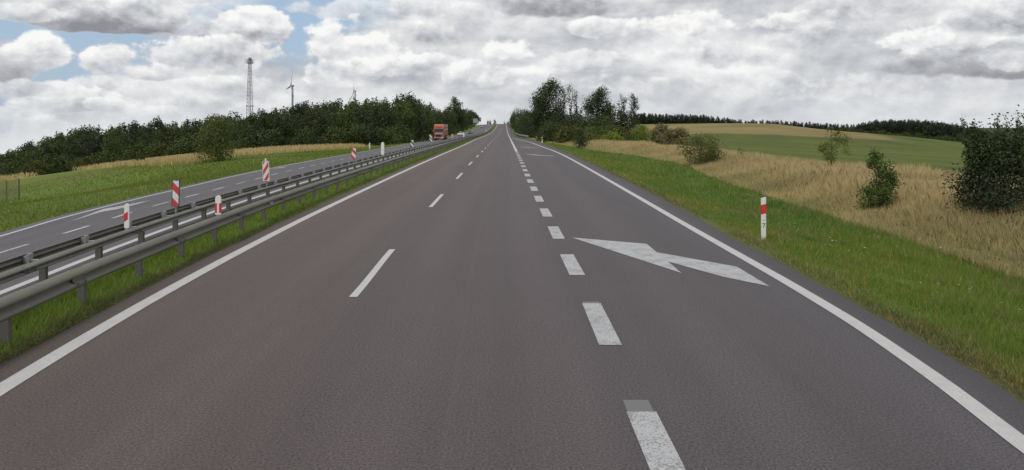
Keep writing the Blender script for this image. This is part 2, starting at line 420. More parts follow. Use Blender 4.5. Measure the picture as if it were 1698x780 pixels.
M_LEAF_OLIVE_DK = leaf_mat('leaf_grey_olive', (.074, .092, .034))
M_LEAF_FRESH = leaf_mat('leaf_fresh_green', (.115, .150, .036), .42)
M_LEAF_LONE = leaf_mat('leaf_soft_green', (.090, .118, .036), .42)
M_LEAF_BRIGHT = leaf_mat('leaf_bright_green', (.165, .235, .030))
M_LEAF_SAPLING = leaf_mat('leaf_sapling', (.078, .128, .032), .45)
M_LEAF_BROWN = leaf_mat('leaf_dull_brown', (.185, .172, .088))
M_NEEDLE = leaf_mat('pine_needles', (.034, .050, .026), trans=.1)
M_LEAF_BLACK = leaf_mat('leaf_deep_green', (.036, .051, .024), .5, trans=.15)
M_BARK = plain('bark', (.085, .070, .055), .9, 0, .3, 8)
M_BARK_GREY = plain('grey_bark', (.14, .125, .11), .9, 0, .3, 8)

def blade_mat(name, trans=.3):
    m, t, b, o = material(name)
    a = attr(t, 'tint').outputs['Color']
    t.link(a, b.inputs['Base Color'])
    b.inputs['Roughness'].default_value = .55
    b.inputs['Specular IOR Level'].default_value = .1
    tr = t.new('ShaderNodeBsdfTranslucent'); t.link(a, tr.inputs[0])
    mx = t.new('ShaderNodeMixShader'); mx.inputs[0].default_value = trans
    t.link(b.outputs[0], mx.inputs[1]); t.link(tr.outputs[0], mx.inputs[2]); t.link(mx.outputs[0], o.inputs[0])
    return m
M_BLADE = blade_mat('grass_blade', .42)

def rail_mat(name, c, green):
    m, t, b, o = material(name)
    p = objco(t)
    mp = t.new('ShaderNodeMapping'); t.link(p, mp.inputs[0]); mp.inputs['Scale'].default_value = (1, .35, 1.6)
    n = t.noise(mp.outputs[0], 2.2, 6, .65); n2 = t.noise(p, 30, 4, .7)
    cc = t.mix(t.lin(n, .3, .7), tuple(v * .68 for v in c), c)
    cc = t.mix(t.m('MULTIPLY', t.smooth(t.noise(p, .9, 5, .6), .42, .7), green), cc, (.16, .175, .115))
    cc = t.mix(t.m('MULTIPLY', t.smooth(n2, .55, .8), .35), cc, (.10, .095, .085))
    t.put(b.inputs['Base Color'], cc)
    b.inputs['Metallic'].default_value = .1
    b.inputs['Roughness'].default_value = .62
    bump(t, b, n2, .15, .004)
    return m
M_RAIL = rail_mat('weathered_zinc', (.165, .152, .132), .7)
M_POST = rail_mat('zinc_post', (.125, .118, .112), .15)
M_STEEL = plain('galvanised_steel', (.33, .34, .35), .5, .4, .15, 4)
M_DARKSTEEL = plain('dark_steel', (.10, .10, .105), .5, .4, .2, 5)
M_WHITE = plain('white_plastic', (.72, .72, .70), .45, 0, .06, 7, ((.42, .41, .36), .35))
M_RED = plain('red_reflective', (.56, .030, .028), .4, 0, .12, 20)
M_BLACK = plain('black_print', (.025, .025, .027), .5, 0, .1, 10)
M_GREYPRINT = plain('grey_print', (.28, .28, .28), .5, 0, .1, 10)
M_RUBBER = plain('rubber', (.022, .022, .023), .8, 0, .2, 10)
M_GLASS = plain('vehicle_glass', (.035, .045, .055), .08, 0, .1, 3)
M_LAMP = plain('headlamp', (.75, .76, .76), .15, 0, .05, 10)
M_TURB = plain('turbine_paint', (.26, .28, .31), .5, 0, .03, .05)
M_MAST = plain('mast_steel', (.22, .23, .25), .5, .3, .1, .5)
M_SIGNBACK = plain('sign_back', (.30, .33, .38), .5, .2, .1, 1)
M_MESHWIRE = plain('fence_wire', (.20, .19, .09), .6, .2, .2, 5)

def stripe_mat(name, c1, c2, period, slant, phase=0.0):
    m, t, b, o = material(name)
    s = t.new('ShaderNodeSeparateXYZ'); t.link(objco(t), s.inputs[0])
    v = t.m('ADD', t.m('ADD', t.m('MULTIPLY', s.outputs[2], 1.0 / period), t.m('MULTIPLY', s.outputs[0], slant / period)), phase)
    f = t.m('FRACT', v)
    n = t.noise(objco(t), 18, 4, .6)
    k = t.m('GREATER_THAN', f, .5)
    cc = t.mix(k, c1, c2)
    cc = t.mix(t.lin(n, .4, .75, 0, .25), cc, (.3, .28, .25))
    t.put(b.inputs['Base Color'], cc); b.inputs['Roughness'].default_value = .42
    return m
M_STRIPE_DOWN = stripe_mat('red_white_stripes_down', (.52, .035, .035), (.70, .69, .68), .36, 1.0, .15)
M_STRIPE_UP = stripe_mat('red_white_stripes_up', (.52, .035, .035), (.70, .69, .68), .34, -1.6, .1)
M_STRIPE_BW = stripe_mat('dark_white_stripes', (.05, .05, .05), (.70, .69, .68), .40, 1.2, .2)

# ================================================================== mesh helpers
def tag(o, label=None, cat=None, group=None, kind=None):
    if label: o['label'] = label
    if cat: o['category'] = cat
    if group: o['group'] = group
    if kind: o['kind'] = kind
    return o
def empty(name, loc, rz=0.0):
    o = bpy.data.objects.new(name, None); COL.objects.link(o)
    o.empty_display_size = .2
    o.location = loc; o.rotation_euler = (0, 0, rz)
    return o
class MB:
    def __init__(s): s.v, s.f, s.m = [], [], []
    def add(s, vs, fs, mi=0):
        k = len(s.v); s.v += [tuple(v) for v in vs]
        s.f += [tuple(i + k for i in f) for f in fs]; s.m += [mi] * len(fs)
        return s
    def box(s, x0, x1, y0, y1, z0, z1, mi=0):
        return s.add([(x0, y0, z0), (x1, y0, z0), (x1, y1, z0), (x0, y1, z0), (x0, y0, z1), (x1, y0, z1), (x1, y1, z1), (x0, y1, z1)],
                     [(0, 3, 2, 1), (4, 5, 6, 7), (0, 1, 5, 4), (1, 2, 6, 5), (2, 3, 7, 6), (3, 0, 4, 7)], mi)
    def tube(s, pts, rad, n=8, mi=0, cap=True):
        pts = [Vector(p) for p in pts]
        rad = rad if hasattr(rad, '__len__') else [rad] * len(pts)
        rings, up = [], Vector((0, 0, 1))
        for i, p in enumerate(pts):
            d = (pts[min(i + 1, len(pts) - 1)] - pts[max(i - 1, 0)]).normalized()
            a = d.cross(up if abs(d.z) < .95 else Vector((1, 0, 0))).normalized(); b = d.cross(a)
            rings.append([p + (a * math.cos(2 * math.pi * k / n) + b * math.sin(2 * math.pi * k / n)) * rad[i] for k in range(n)])
        vs = [q for r in rings for q in r]; fs = []
        for i in range(len(pts) - 1):
            for k in range(n):
                fs.append((i * n + k, i * n + (k + 1) % n, (i + 1) * n + (k + 1) % n, (i + 1) * n + k))
        if cap:
            fs.append(tuple(range(n - 1, -1, -1))); fs.append(tuple((len(pts) - 1) * n + k for k in range(n)))
        return s.add(vs, fs, mi)
    def prism(s, poly, y0, y1, mi=0, axis='y'):
        """closed outline (a, b) extruded along an axis"""
        n = len(poly)
        def P(a, b, c): return (a, c, b) if axis == 'y' else ((c, a, b) if axis == 'x' else (a, b, c))
        vs = [P(a, b, y0) for a, b in poly] + [P(a, b, y1) for a, b in poly]
        fs = [tuple(range(n)), tuple(range(2 * n - 1, n - 1, -1))] + [(i, n + i, n + (i + 1) % n, (i + 1) % n) for i in range(n)]
        return s.add(vs, fs, mi)
    def mesh(s, name, mats, smooth=False):
        me = bpy.data.meshes.new(name)
        me.from_pydata(s.v, [], s.f)
        for m in (mats if isinstance(mats, (list, tuple)) else [mats]): me.materials.append(m)
        me.polygons.foreach_set('material_index', s.m)
        if smooth: me.polygons.foreach_set('use_smooth', [True] * len(me.polygons))
        bm = bmesh.new(); bm.from_mesh(me); bmesh.ops.recalc_face_normals(bm, faces=bm.faces); bm.to_mesh(me); bm.free()
        return me
    def build(s, name, mats, parent=None, smooth=False, bevel=0):
        o = bpy.data.objects.new(name, s.mesh(name, mats, smooth)); COL.objects.link(o)
        if parent: o.parent = parent
        if bevel:
            b = o.modifiers.new('bevel', 'BEVEL'); b.width = bevel; b.segments = 2; b.limit_method = 'ANGLE'
        return o
def link(name, me, parent=None):
    o = bpy.data.objects.new(name, me); COL.objects.link(o)
    if parent: o.parent = parent
    return o
def copy_tree(o, parent=None):
    c = o.copy(); COL.objects.link(c)
    if parent: c.parent = parent
    for ch in list(o.children): copy_tree(ch, c)
    return c
def np_mesh(name, V, F, mat, smooth=False):
    """V (n,3); F (m,k) faces of equal size"""
    me = bpy.data.meshes.new(name)
    k = F.shape[1]
    me.vertices.add(len(V)); me.vertices.foreach_set('co', np.ascontiguousarray(V, np.float32).ravel())
    me.loops.add(F.size); me.loops.foreach_set('vertex_index', np.ascontiguousarray(F, np.int32).ravel())
    me.polygons.add(len(F)); me.polygons.foreach_set('loop_start', np.arange(0, F.size, k, dtype=np.int32))
    me.update(calc_edges=True)
    me.materials.append(mat)
    if smooth: me.polygons.foreach_set('use_smooth', np.ones(len(F), bool))
    me.validate()
    return me
def set_color(me, name, C):
    a = me.attributes.new(name, 'FLOAT_COLOR', 'POINT')
    c4 = np.ones((len(C), 4), np.float32); c4[:, :3] = C
    a.data.foreach_set('color', c4.ravel())
def set_float(me, name, v):
    a = me.attributes.new(name, 'FLOAT', 'POINT'); a.data.foreach_set('value', np.asarray(v, np.float32))

# ================================================================== ground
YS = np.concatenate([np.arange(-60, 4, 4.0), np.arange(4, 40, .5), np.arange(40, 130, 1.5), np.arange(130, 300, 4), np.arange(300, 760, 10), np.geomspace(760, 6000, 26)])
_xh = np.concatenate([np.arange(0, 26, .5), np.arange(26, 60, 1.5), np.arange(60, 200, 5), np.geomspace(200, 5000, 30)])
XS = np.concatenate([-_xh[:0:-1], _xh])
def fbm(X, Y, s, seed):
    r = np.random.default_rng(seed); out = np.zeros(np.broadcast(X, Y).shape); amp = 1.0
    for k in range(5):
        for j in range(3):
            a = r.uniform(0, 2 * np.pi); ph = r.uniform(0, 2 * np.pi)
            out = out + amp * np.sin((X * np.cos(a) + Y * np.sin(a)) * s * 2 ** k * r.uniform(.7, 1.3) + ph)
        amp *= .55
    return out / 3.5
D_TALL = curve([(-60, 6.2), (5, 6.5), (16, 7.6), (27, 8.5), (45, 9.8), (60, 10.6), (80, 10.0), (104, 8.0), (130, 5.5), (180, 4)])
W_TALL = curve([(-60, 6), (20, 5.8), (30, 6.6), (40, 8.6), (48, 8.4), (60, 5.0), (110, 7), (180, 8)])
GREEN = np.array([.165, .232, .040]); LUSH = np.array([.118, .208, .038]); YELLOW = np.array([.235, .240, .058])
TAN = np.array([.58, .465, .225]); DIRT = np.array([.135, .112, .075]); FIELD = np.array([.112, .140, .030]); HILL = np.array([.270, .222, .098])
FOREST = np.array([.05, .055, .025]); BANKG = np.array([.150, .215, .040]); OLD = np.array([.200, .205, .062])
def zone(X, Y):
    """the colour of what grows at a spot"""
    X, Y = np.broadcast_arrays(np.asarray(X, float), np.asarray(Y, float))
    w1 = fbm(X, Y, .35, 1)[..., None]; w2 = fbm(X, Y, .08, 2)
    er, el_, lr, ll = X_ASPH_R(Y), X_ASPH_L(Y), X_LA_R(Y), X_LA_L(Y)
    d = X - er
    c = GREEN + (LUSH - GREEN) * np.clip(.5 + w1, 0, 1)
    c = c + (YELLOW - c) * (sstep(fbm(X, Y, .5, 9), .1, .7) * (1 - sstep(d, 2.0, 4.5)) * .7)[..., None]
    pt = fbm(X, Y, 1.1, 51); ps = fbm(X, Y, 3.1, 52)
    c = c + (np.array([.085, .150, .034]) - c) * (sstep(pt, .15, .8) * .65 * sstep(d, 1.0, 3.5))[..., None]
    c = c + (np.array([.240, .215, .095]) - c) * (sstep(ps + .5 * pt, .35, 1.0) * .55)[..., None]
    dt = D_TALL(Y) + w2 * .7
    tall = sstep(d, dt - 1.4, dt + 1.0)[..., None]
    c = c + (TAN * .8 - c) * tall
    fe = dt + W_TALL(Y)
    fld = sstep(d, fe - 1, fe + 2)[..., None]
    c = c + (FIELD * (1 + .10 * np.sin(X * .9 + Y * .12) + .16 * fbm(X, Y, .06, 61) + .08 * fbm(X, Y, .4, 62))[..., None] - c) * fld
    hill = sstep(Y + fbm(X, Y, .03, 5) * 8 - np.interp(X, [0, 40, 70, 94, 123, 160, 200], [210, 225, 245, 232, 228, 330, 520]), -4, 6)[..., None]
    c = c + (HILL * (1 + .16 * fbm(X, Y, .1, 6) + .10 * np.sin(Y * .55 + .1 * X))[..., None] - c) * hill * fld
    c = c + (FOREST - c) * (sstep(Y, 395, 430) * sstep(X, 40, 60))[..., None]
    dirt = (1 - sstep(np.abs(d - .05), .10, .42 + .10 * fbm(X, Y, 2.0, 4)))[..., None]
    c = c + (DIRT - c) * dirt * .8
    # median
    inmed = ((X < el_) & (X > lr))[..., None]
    dm = el_ - X
    cm = BANKG + (DIRT - BANKG) * ((1 - sstep(dm, .1, .42)) * .75)[..., None]
    c = np.where(inmed, cm, c)
    # left bank: green next to the road, tan further down, wood floor behind
    g = ll - X
    an_ = X / np.maximum(Y, 1)
    tanl = sstep(Y + w2 * 4 - np.interp(an_, [-.75, -.68, -.62, -.56, -.45, -.40, -.30, -.2, -.17], [76, 79, 97, 92, 72, 77, 101, 120, 135]), -3, 3) * (1 - sstep(Y, 124, 134)) * sstep(g, 1, 3)
    cl = BANKG * (1 + .12 * w1) + (OLD - BANKG) * (np.clip(.3 + .5 * fbm(X, Y, .2, 8), 0, 1) * .6)[..., None]
    cl = cl + (TAN * .85 - cl) * tanl[..., None]
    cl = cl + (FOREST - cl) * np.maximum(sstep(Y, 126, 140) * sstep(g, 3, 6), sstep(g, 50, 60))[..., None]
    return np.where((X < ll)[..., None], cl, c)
GX, GY = np.meshgrid(XS, YS)
GZ = ground_z(GX, GY) + np.where(np.abs(GX) > 16, .05 * fbm(GX, GY, .3, 3), 0) * (GY < 400)
nx, ny = len(XS), len(YS)
V = np.stack([GX, GY, GZ], -1).reshape(-1, 3)
ii = np.arange((ny - 1) * nx).reshape(ny - 1, nx)[:, :-1].ravel()
F = np.stack([ii, ii + 1, ii + nx + 1, ii + nx], -1)
gm = np_mesh('ground', V, F, M_GROUND, True)
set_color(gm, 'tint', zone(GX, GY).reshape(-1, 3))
tag(link('ground', gm), kind='structure')

# ================================================================== roads and their markings
YR = np.concatenate([np.arange(-40, 4, 2.0), np.arange(4, 40, .4), np.arange(40, 130, 1.0), np.arange(130, 300, 3), np.arange(300, 860, 6)])
def road_sheet(name, fl, fr, fz, mat, n=14):
    T = np.linspace(0, 1, n)
    L, Rr = fl(YR)[:, None], fr(YR)[:, None]
    jag = .035 * fbm(np.zeros(1), YR, 1.7, 21)[:, None]
    X = L + (Rr - L) * T + jag * (T - .5) * 2
    Y = np.repeat(YR[:, None], n, 1); Z = fz(X, Y)
    V = np.stack([X, Y, Z], -1).reshape(-1, 3)
    i = np.arange((len(YR) - 1) * n).reshape(-1, n)[:, :-1].ravel()
    # skirts down to the ground at both edges
    b = len(V)
    VL = np.stack([X[:, 0], Y[:, 0], Z[:, 0] - .10], -1); VR = np.stack([X[:, -1], Y[:, -1], Z[:, -1] - .10], -1)
    V = np.concatenate([V, VL, VR])
    F = np.stack([i, i + 1, i + n + 1, i + n], -1)
    k = np.arange(len(YR) - 1)
    F = np.concatenate([F, np.stack([b + k, k * n, (k + 1) * n, b + k + 1], -1),
                        np.stack([k * n + n - 1, b + len(YR) + k, b + len(YR) + k + 1, (k + 1) * n + n - 1], -1)])
    me = np_mesh(name, V, F, mat)
    lane = np.concatenate([np.repeat(T[None], len(YR), 0).ravel(), np.zeros(len(YR)), np.ones(len(YR))])
    set_float(me, 'lane', lane)
    return tag(link(name, me), kind='structure')
main_z = lambda X, Y: Z_MAIN(Y) + 0 * X
road = road_sheet('road', X_ASPH_L, X_ASPH_R, main_z, M_ASPH)
road_l = road_sheet('opposite_road', X_LA_L, X_LA_R, left_z, M_ASPH_L)
def line_strip(name, fx, y0, y1, width, parent, fz=main_z, mat=M_PAINT, lift=.005, wf=None):
    ys = YR[(YR > y0) & (YR < y1)]
    ys = np.concatenate([[y0], ys, [y1]])
    c = fx(ys); w = (wf(ys) if wf else np.full(len(ys), width)) / 2
    V = np.concatenate([np.stack([c - w, ys, fz(c - w, ys) + lift], -1), np.stack([c + w, ys, fz(c + w, ys) + lift], -1)])
    n = len(ys); i = np.arange(n - 1)
    return link(name, np_mesh(name, V, np.stack([i, i + n, i + n + 1, i + 1], -1), mat), parent)
line_strip('edge_line', X_EDGE_L, -38, 845, .24, road, wf=lambda y: .215 + .0 * y)
line_strip('edge_line', X_OUT, -38, 166, .24, road, wf=lambda y: .20 + .0 * y)
for k in range(-3, 17):
    y0 = 4.6 + 4 * k
    line_strip('lane_dash', X_GORE, y0, y0 + 2.0, .27, road, mat=M_WORN)
    if k in (0, 1):     # an older, fainter layer shows at the far end of the repainted dashes
        line_strip('lane_dash', lambda y: X_GORE(y) - .005, y0 + 2.0, y0 + 2.28 if k == 0 else y0 + 2.1, .24, road, mat=M_FAINT)
line_strip('lane_line', X_GORE, 72.6, 845, .26, road)
for k in range(-2, 40):
    y0 = 11.0 + 12 * k
    line_strip('lane_dash', X_DASH, y0, y0 + 4.2, .125, road)
def arrow(pix, depth_of, parent, fz, mat, lift):
    """a turn-in arrow read off the photograph, laid on the road"""
    vs = []
    for (x, y) in pix:
        Y = 20.0
        for _ in range(30):      # where the ray through this pixel meets the road
            X = (x - CX) * Y / F_PX
            Y = (EYE - float(fz(X, Y))) * F_PX / (y - HY)
        X = (x - CX) * Y / F_PX
        vs.append((X, Y, float(fz(np.array(X), np.array(Y))) + lift))
    m = MB(); m.add(vs, depth_of); return m.build('direction_arrow', mat, parent)
ARW = [(948, 394.5), (1072, 405), (1089, 419), (1222, 443), (1276, 475.5), (1200, 460), (1108, 434.5), (1130, 453.5)]
ARF = [(0, 7, 6, 2, 1), (2, 6, 5, 4, 3)]
ARF = [(0, 7, 6), (0, 6, 2, 1), (2, 6, 5, 3), (3, 5, 4)]
arrow(ARW, ARF, road, main_z, M_WORN, .006)
# the same arrow further along the merging lane
def arrow_at(Yc, xa, xb, parent=road, fz=main_z, mat=M_WORN, L=5.2, name='direction_arrow', flip=1):
    sh = [(0, 1.0), (.38, .62), (.45, .40), (.80, .16), (1.0, -.02), (.82, .02), (.50, .26), (.53, .13)]
    vs = []
    for (u, v) in sh:
        X = xa + (xb - xa) * u; Y = Yc + (v - .5) * L
        vs.append((X, Y, float(fz(np.array(X), np.array(Y))) + .006))
    m = MB(); m.add(vs, ARF); return m.build(name, mat, parent)
arrow_at(64.0, 1.25, 4.0, L=5.5, mat=M_PAINT)
arrow_at(88.5, 1.0, 3.7, L=6.5, mat=M_PAINT)
# opposite carriageway
line_strip('edge_line', X_IN_L, -38, 845, .2, road_l, left_z)
line_strip('edge_line', X_OUT_L, -38, 845, .16, road_l, left_z)
X_DASH_L = lambda y: X_IN_L(y) + (X_OUT_L(y) - X_IN_L(y)) * np.interp(y, [0, 17, 26, 50, 120, 184, 300], [.60, .60, .60, .62, .56, .52, .5])
for k in range(-3, 60):
    y0 = 16.2 + 3.22 * k
    line_strip('lane_dash', X_DASH_L, y0, y0 + 1.5, .13, road_l, left_z, M_PAINT if k % 3 else M_WORN)
ARL = [(113, 369), (164, 353), (174, 351), (204, 345.5), (250, 332.5), (206, 341), (172, 347), (176, 345.5)]
arrow(ARL, ARF, road_l, left_z, M_WORN, .007)
ARL2 = [(449, 281.6), (462, 279.3), (464, 279.2), (470, 278.6), (476, 277.0), (470, 277.6), (463, 278.3), (464, 278.0)]
arrow(ARL2, ARF, road_l, left_z, M_WORN, .007)

# ================================================================== guard rails
WPROF = [(.00, .31), (.025, .325), (.078, .355), (.083, .405), (.0, .435), (.0, .475), (.098, .52), (.098, .565), (.03, .605), (.00, .62)]
def beam(name, fx, y0, y1, side, parent, fz, off=0.0, mat=M_RAIL, zoff=0.0, z0=.31, z1=.62, deep=1.0):
    ys = np.concatenate([np.arange(y0, 40, 1.0), np.arange(max(40, y0), 130, 2.0), np.arange(max(130, y0), y1, 5.0)]) if y0 < 40 else np.arange(y0, y1 + 1, 3.0)
    prof = WPROF + [(a - .012, z) for a, z in WPROF[::-1]]
    n = len(prof)
    P = np.array(prof); P[:, 1] = z0 + (P[:, 1] - .31) * (z1 - z0) / .31; P[:, 0] *= deep
    X = fx(ys)[:, None] + off + side * P[None, :, 0]
    Z = fz(fx(ys), ys)[:, None] + P[None, :, 1] + zoff
    Y = np.repeat(ys[:, None], n, 1)
    V = np.stack([X, Y, Z], -1).reshape(-1, 3)
    k = np.arange(len(ys) - 1)[:, None] * n; j = np.arange(n)[None]
    F = np.stack([k + j, k + (j + 1) % n, k + n + (j + 1) % n, k + n + j], -1).reshape(-1, 4)
    me = np_mesh(name, V, F, mat)
    bm = bmesh.new(); bm.from_mesh(me); bmesh.ops.recalc_face_normals(bm, faces=bm.faces); bm.to_mesh(me); bm.free()
    return link(name, me, parent)
def post_mesh(h=.60, deep=.3, w=.10, d=.06):
    m = MB()
    poly = [(-d / 2, -w / 2), (d / 2, -w / 2), (d / 2, -w / 2 + .022), (d / 2 - .006, -w / 2 + .022), (d / 2 - .006, -w / 2 + .006), (-d / 2 + .006, -w / 2 + .006),
            (-d / 2 + .006, w / 2 - .006), (d / 2 - .006, w / 2 - .006), (d / 2 - .006, w / 2 - .022), (d / 2, w / 2 - .022), (d / 2, w / 2), (-d / 2, w / 2)]
    poly = [(b, a) for a, b in poly]
    m.prism(poly, -deep, h, axis='z')
    return m.mesh('post', M_POST)
PM = post_mesh(.56); PM2 = post_mesh(.59)
Z_RAIL = lambda X, Y: ground_z(np.asarray(X, float), np.asarray(Y, float)) + .02
rail = empty('guard_rail', (0, 0, 0))
tag(rail, 'weathered steel guard rail on posts nearest the main road, along the left edge line', 'guard rail')
beam('beam', X_RAIL, -30, 700, 1, rail, Z_RAIL, off=.03, z0=.30, z1=.585)
def posts(fx, start, step, n, parent, rest_to, name='post', off=0.0, pm=None, ht=.56):
    for i in range(n):
        y = start + step * i
        o = link(name, pm or PM, parent); o.location = (float(fx(y)) + off, y, float(Z_RAIL(fx(y), y)))
        o.rotation_euler = (0, 0, R(random.uniform(-3, 3)))
    ys = np.arange(start + step * n, rest_to, step)
    m = MB()
    xs = fx(ys) + off; zs = Z_RAIL(fx(ys), ys)
    for x, y, z in zip(xs, ys, zs): m.box(x - .05, x + .05, y - .03, y + .03, z - .3, z + ht)
    o = m.build('far_posts', M_POST, parent); o['kind'] = 'stuff'
posts(X_RAIL, 4.9, 1.85, 98, rail, 640, off=-.03)
# reflector disc on the near rail
mr = MB(); mr.tube([(0, -.01, 0), (0, .006, 0)], .045, 14); mr2 = mr.build('reflector', M_LAMP, rail)
mr2.location = (float(X_RAIL(20.0)) + .085, 20.0, float(Z_RAIL(X_RAIL(20.0), 20.0)) + .44)
rail2 = empty('double_guard_rail', (0, 0, 0))
tag(rail2, 'double sided steel guard rail behind the near one, with spacer blocks, facing the opposite road', 'guard rail')
beam('beam', X_RAIL2, -30, 700, 1, rail2, Z_RAIL, off=.05, z0=.475, z1=.615, deep=.8)
beam('beam', X_RAIL2, -30, 700, -1, rail2, Z_RAIL, off=-.40, z0=.475, z1=.615, deep=.8)
posts(X_RAIL2, 5.35, 1.78, 98, rail2, 640, off=0.0, pm=PM2, ht=.59)
sm = MB(); sm.box(-.39, .04, -.025, .025, .52, .545); sm.box(-.39, -.30, -.045, .045, .50, .60); sm.box(-.335, -.30, -.05, .05, .6005, .635); SPM = sm.mesh('spacer', M_STEEL)
for i in range(70):
    y = 5.45 + 1.78 * i
    o = link('spacer', SPM, rail2); o.location = (float(X_RAIL2(y)), y + .1, float(Z_RAIL(X_RAIL2(y), y)))
# lap joints with their bolts
for (fx_, par_, off_, a_, b_, dp_) in ((X_RAIL, rail, .032, .296, .589, 1.06), (X_RAIL2, rail2, .052, .472, .619, .86)):
    for k in range(16):
        y = 6.3 + 3.7 * k
        ys_ = np.array([y, y + .16, y + .32])
        m = MB(); P_ = [(.03 + .078 * dp_ * q, a_ + (b_ - a_) * f) for q, f in ((.0, 0), (.9, .17), (1.05, .3), (.36, .44), (.36, .57), (1.05, .70), (.95, .84), (0, 1))]
        vs = []
        for yy in ys_:
            for (q, z) in P_: vs.append((float(fx_(yy)) + off_ - .03 + q, yy, float(Z_RAIL(fx_(yy), yy)) + z))
        n8 = len(P_); m.add(vs, [(i * n8 + q, i * n8 + q + 1, (i + 1) * n8 + q + 1, (i + 1) * n8 + q) for i in range(2) for q in range(n8 - 1)])
        for yy in (y + .06, y + .26):
            for f in (.30, .70):
                xx = float(fx_(yy)) + off_ + .082 * dp_; zz = float(Z_RAIL(fx_(yy), yy)) + a_ + (b_ - a_) * f
                m.tube([(xx - .01, yy, zz), (xx + .014, yy, zz)], .016, 6)
        m.build('lap_joint', M_RAIL, par_)
# guard rail on the right where the road climbs
X_RAILR = lambda y: X_ASPH_R(y) + np.interp(y, [150, 175, 350, 420], [.8, .5, .6, 2.5])
rail3 = empty('guard_rail', (0, 0, 0))
tag(rail3, 'short grey guard rail on the right side where the road climbs beside the dark trees', 'guard rail')
beam('beam', X_RAILR, 150, 420, -1, rail3, Z_RAIL, off=0, mat=M_STEEL, zoff=.1)
posts(lambda y: X_RAILR(y) + .06, 151, 4.0, 60, rail3, 400, pm=PM2, ht=.59)

# ================================================================== marker posts
def delineator(name, loc, h, w, label, d=.05, red=True, slant=.03, group=None, digit=False, rz=0.0, band=(.60, .86), white_back=False):
    r = empty(name, loc, rz); tag(r, label, 'marker post', group)
    m = MB()
    # slightly tapered rounded post with a cut top
    poly = [(-w / 2 * .92, 0), (w / 2 * .92, 0), (w / 2, h * .3), (w / 2, h - .0), (-w / 2, h - slant)]
    m.prism(poly, -d / 2, d / 2)
    m.build('post', M_WHITE, r, bevel=.006)
    if red:
        b = MB(); z0, z1 = h * band[0], h * band[1]
        b.prism([(-w / 2 - .003, z0 - slant), (w / 2 + .003, z0), (w / 2 + .003, z1), (-w / 2 - .003, z1 - slant)], -d / 2 - .003, d / 2 + .003)
        b.build('red_band', M_RED, r)
        c = MB(); zc = (z0 + z1 - slant) / 2
        c.box(-.018, .018, -d / 2 - .006, -d / 2 - .0031, zc - .07, zc + .07); c.build('reflector', plain('red_reflector', (.70, .05, .05), .2, 0, .05, 20), r)
    if digit:
        g = MB(); y = -d / 2 - .003; s = .088; z = h * .315
        for (a, b_) in (([(-.36, .85), (.36, .85), (.36, 1.0), (-.36, 1.0)], 0), ([(.36, .85), (.20, .85), (-.20, 0), (-.02, 0)], 0)):
            g.prism([(p * s, z + q * s * 1.15) for p, q in a], y, y + .002)
        g.build('digit', M_BLACK, r)
        g = MB(); z2 = h * .47
        for (u0, u1, q) in ((-.022, -.004, 0), (.004, .022, 0), (-.022, -.004, .014), (.004, .022, .014)):
            g.box(u0, u1, y, y + .002, z2 + q, z2 + q + .007)
        g.build('small_digits', M_GREYPRINT, r)
    return r
xr, yr = 421 * 16.75 / F_PX, 16.75
delineator('delineator_post', (xr, yr, gz(xr, yr) - .02), EYE - (327 - HY) * yr / F_PX - gz(xr, yr) + .02, .112, 'white marker post with slanted red band and a black 7, in the right verge grass', d=.035, digit=True, band=(.64, .85))
x2 = 54 * 112 / F_PX
delineator('delineator_post', (x2, 112, gz(x2, 112) - .02), .98, .13, 'small distant white marker post in the right verge before the dark trees', red=True)
zl_ = gz(px(613, 0, 99)[0], 99)
delineator('delineator_post', (px(613, 0, 99)[0], 99, zl_ - .02), .98, .13, 'white marker post on the grass beyond the opposite road', red=False)
# on the rails
def on_rail(x, Y, fx, off=0.0): return (float(fx(Y)) + off, Y, float(Z_RAIL(fx(Y), Y)) + (.59 if fx is X_RAIL else .62))
def depth_on(x, fx, off=0.0):
    Y = 20.0
    for _ in range(60): Y = .5 * Y + .5 * (float(fx(Y)) + off) * F_PX / (x - CX)
    return Y
def rail_marker(x, top, label, fx, off, w, d, kind):
    Y = depth_on(x, fx, off)
    loc = on_rail(x, Y, fx, off)
    h = (EYE - (top - HY) * Y / F_PX) - loc[2]
    r = empty('rail_delineator', loc); tag(r, label, 'marker post')
    m = MB(); n = 8
    arc = [(w / 2 * math.cos(math.pi * k / n), h - w / 2 + w / 2 * math.sin(math.pi * k / n)) for k in range(n + 1)]
    m.prism([(-w / 2, .0), (w / 2, .0)] + arc, -d / 2, d / 2); m.build('post', M_WHITE, r, bevel=.004)
    if kind == 'pair':
        for s in (-1, 1):
            b = MB(); b.box(s * w * .34 - w * .16 - (.003 if s < 0 else 0), s * w * .34 + w * .16 + (.003 if s > 0 else 0), -d / 2 - .004, d / 2 + .004, h * .10, h * .60); b.build('red_band', M_RED, r)
    elif kind == 'one':
        b = MB(); b.prism([(-w / 2 - .003, h * .26), (w / 2 * .55, h * .36), (w / 2 * .55, h * .68), (-w / 2 - .003, h * .58)], -d / 2 - .004, d / 2 + .004); b.build('red_band', M_RED, r)
    k = MB(); k.box(-w * .3, w * .3, -.02, .02, -.10, -.001); k.build('clamp', M_STEEL, r)
    return r
rail_marker(362, 324.5, 'white and red marker with rounded top clamped on the near guard rail', X_RAIL, 0, .125, .04, 'pair')
rail_marker(210.5, 338, 'narrow white marker with one red patch on the double rail, leftmost of the markers', X_RAIL2, -.03, .09, .035, 'one')
rail_marker(634.5, 236, 'plain white marker with rounded top standing on the double guard rail', X_RAIL2, -.2, .20, .05, 'none')
rail_marker(769, 220, 'thin white marker on the far guard rail just below the white car', X_RAIL2, 0, .28, .05, 'none')
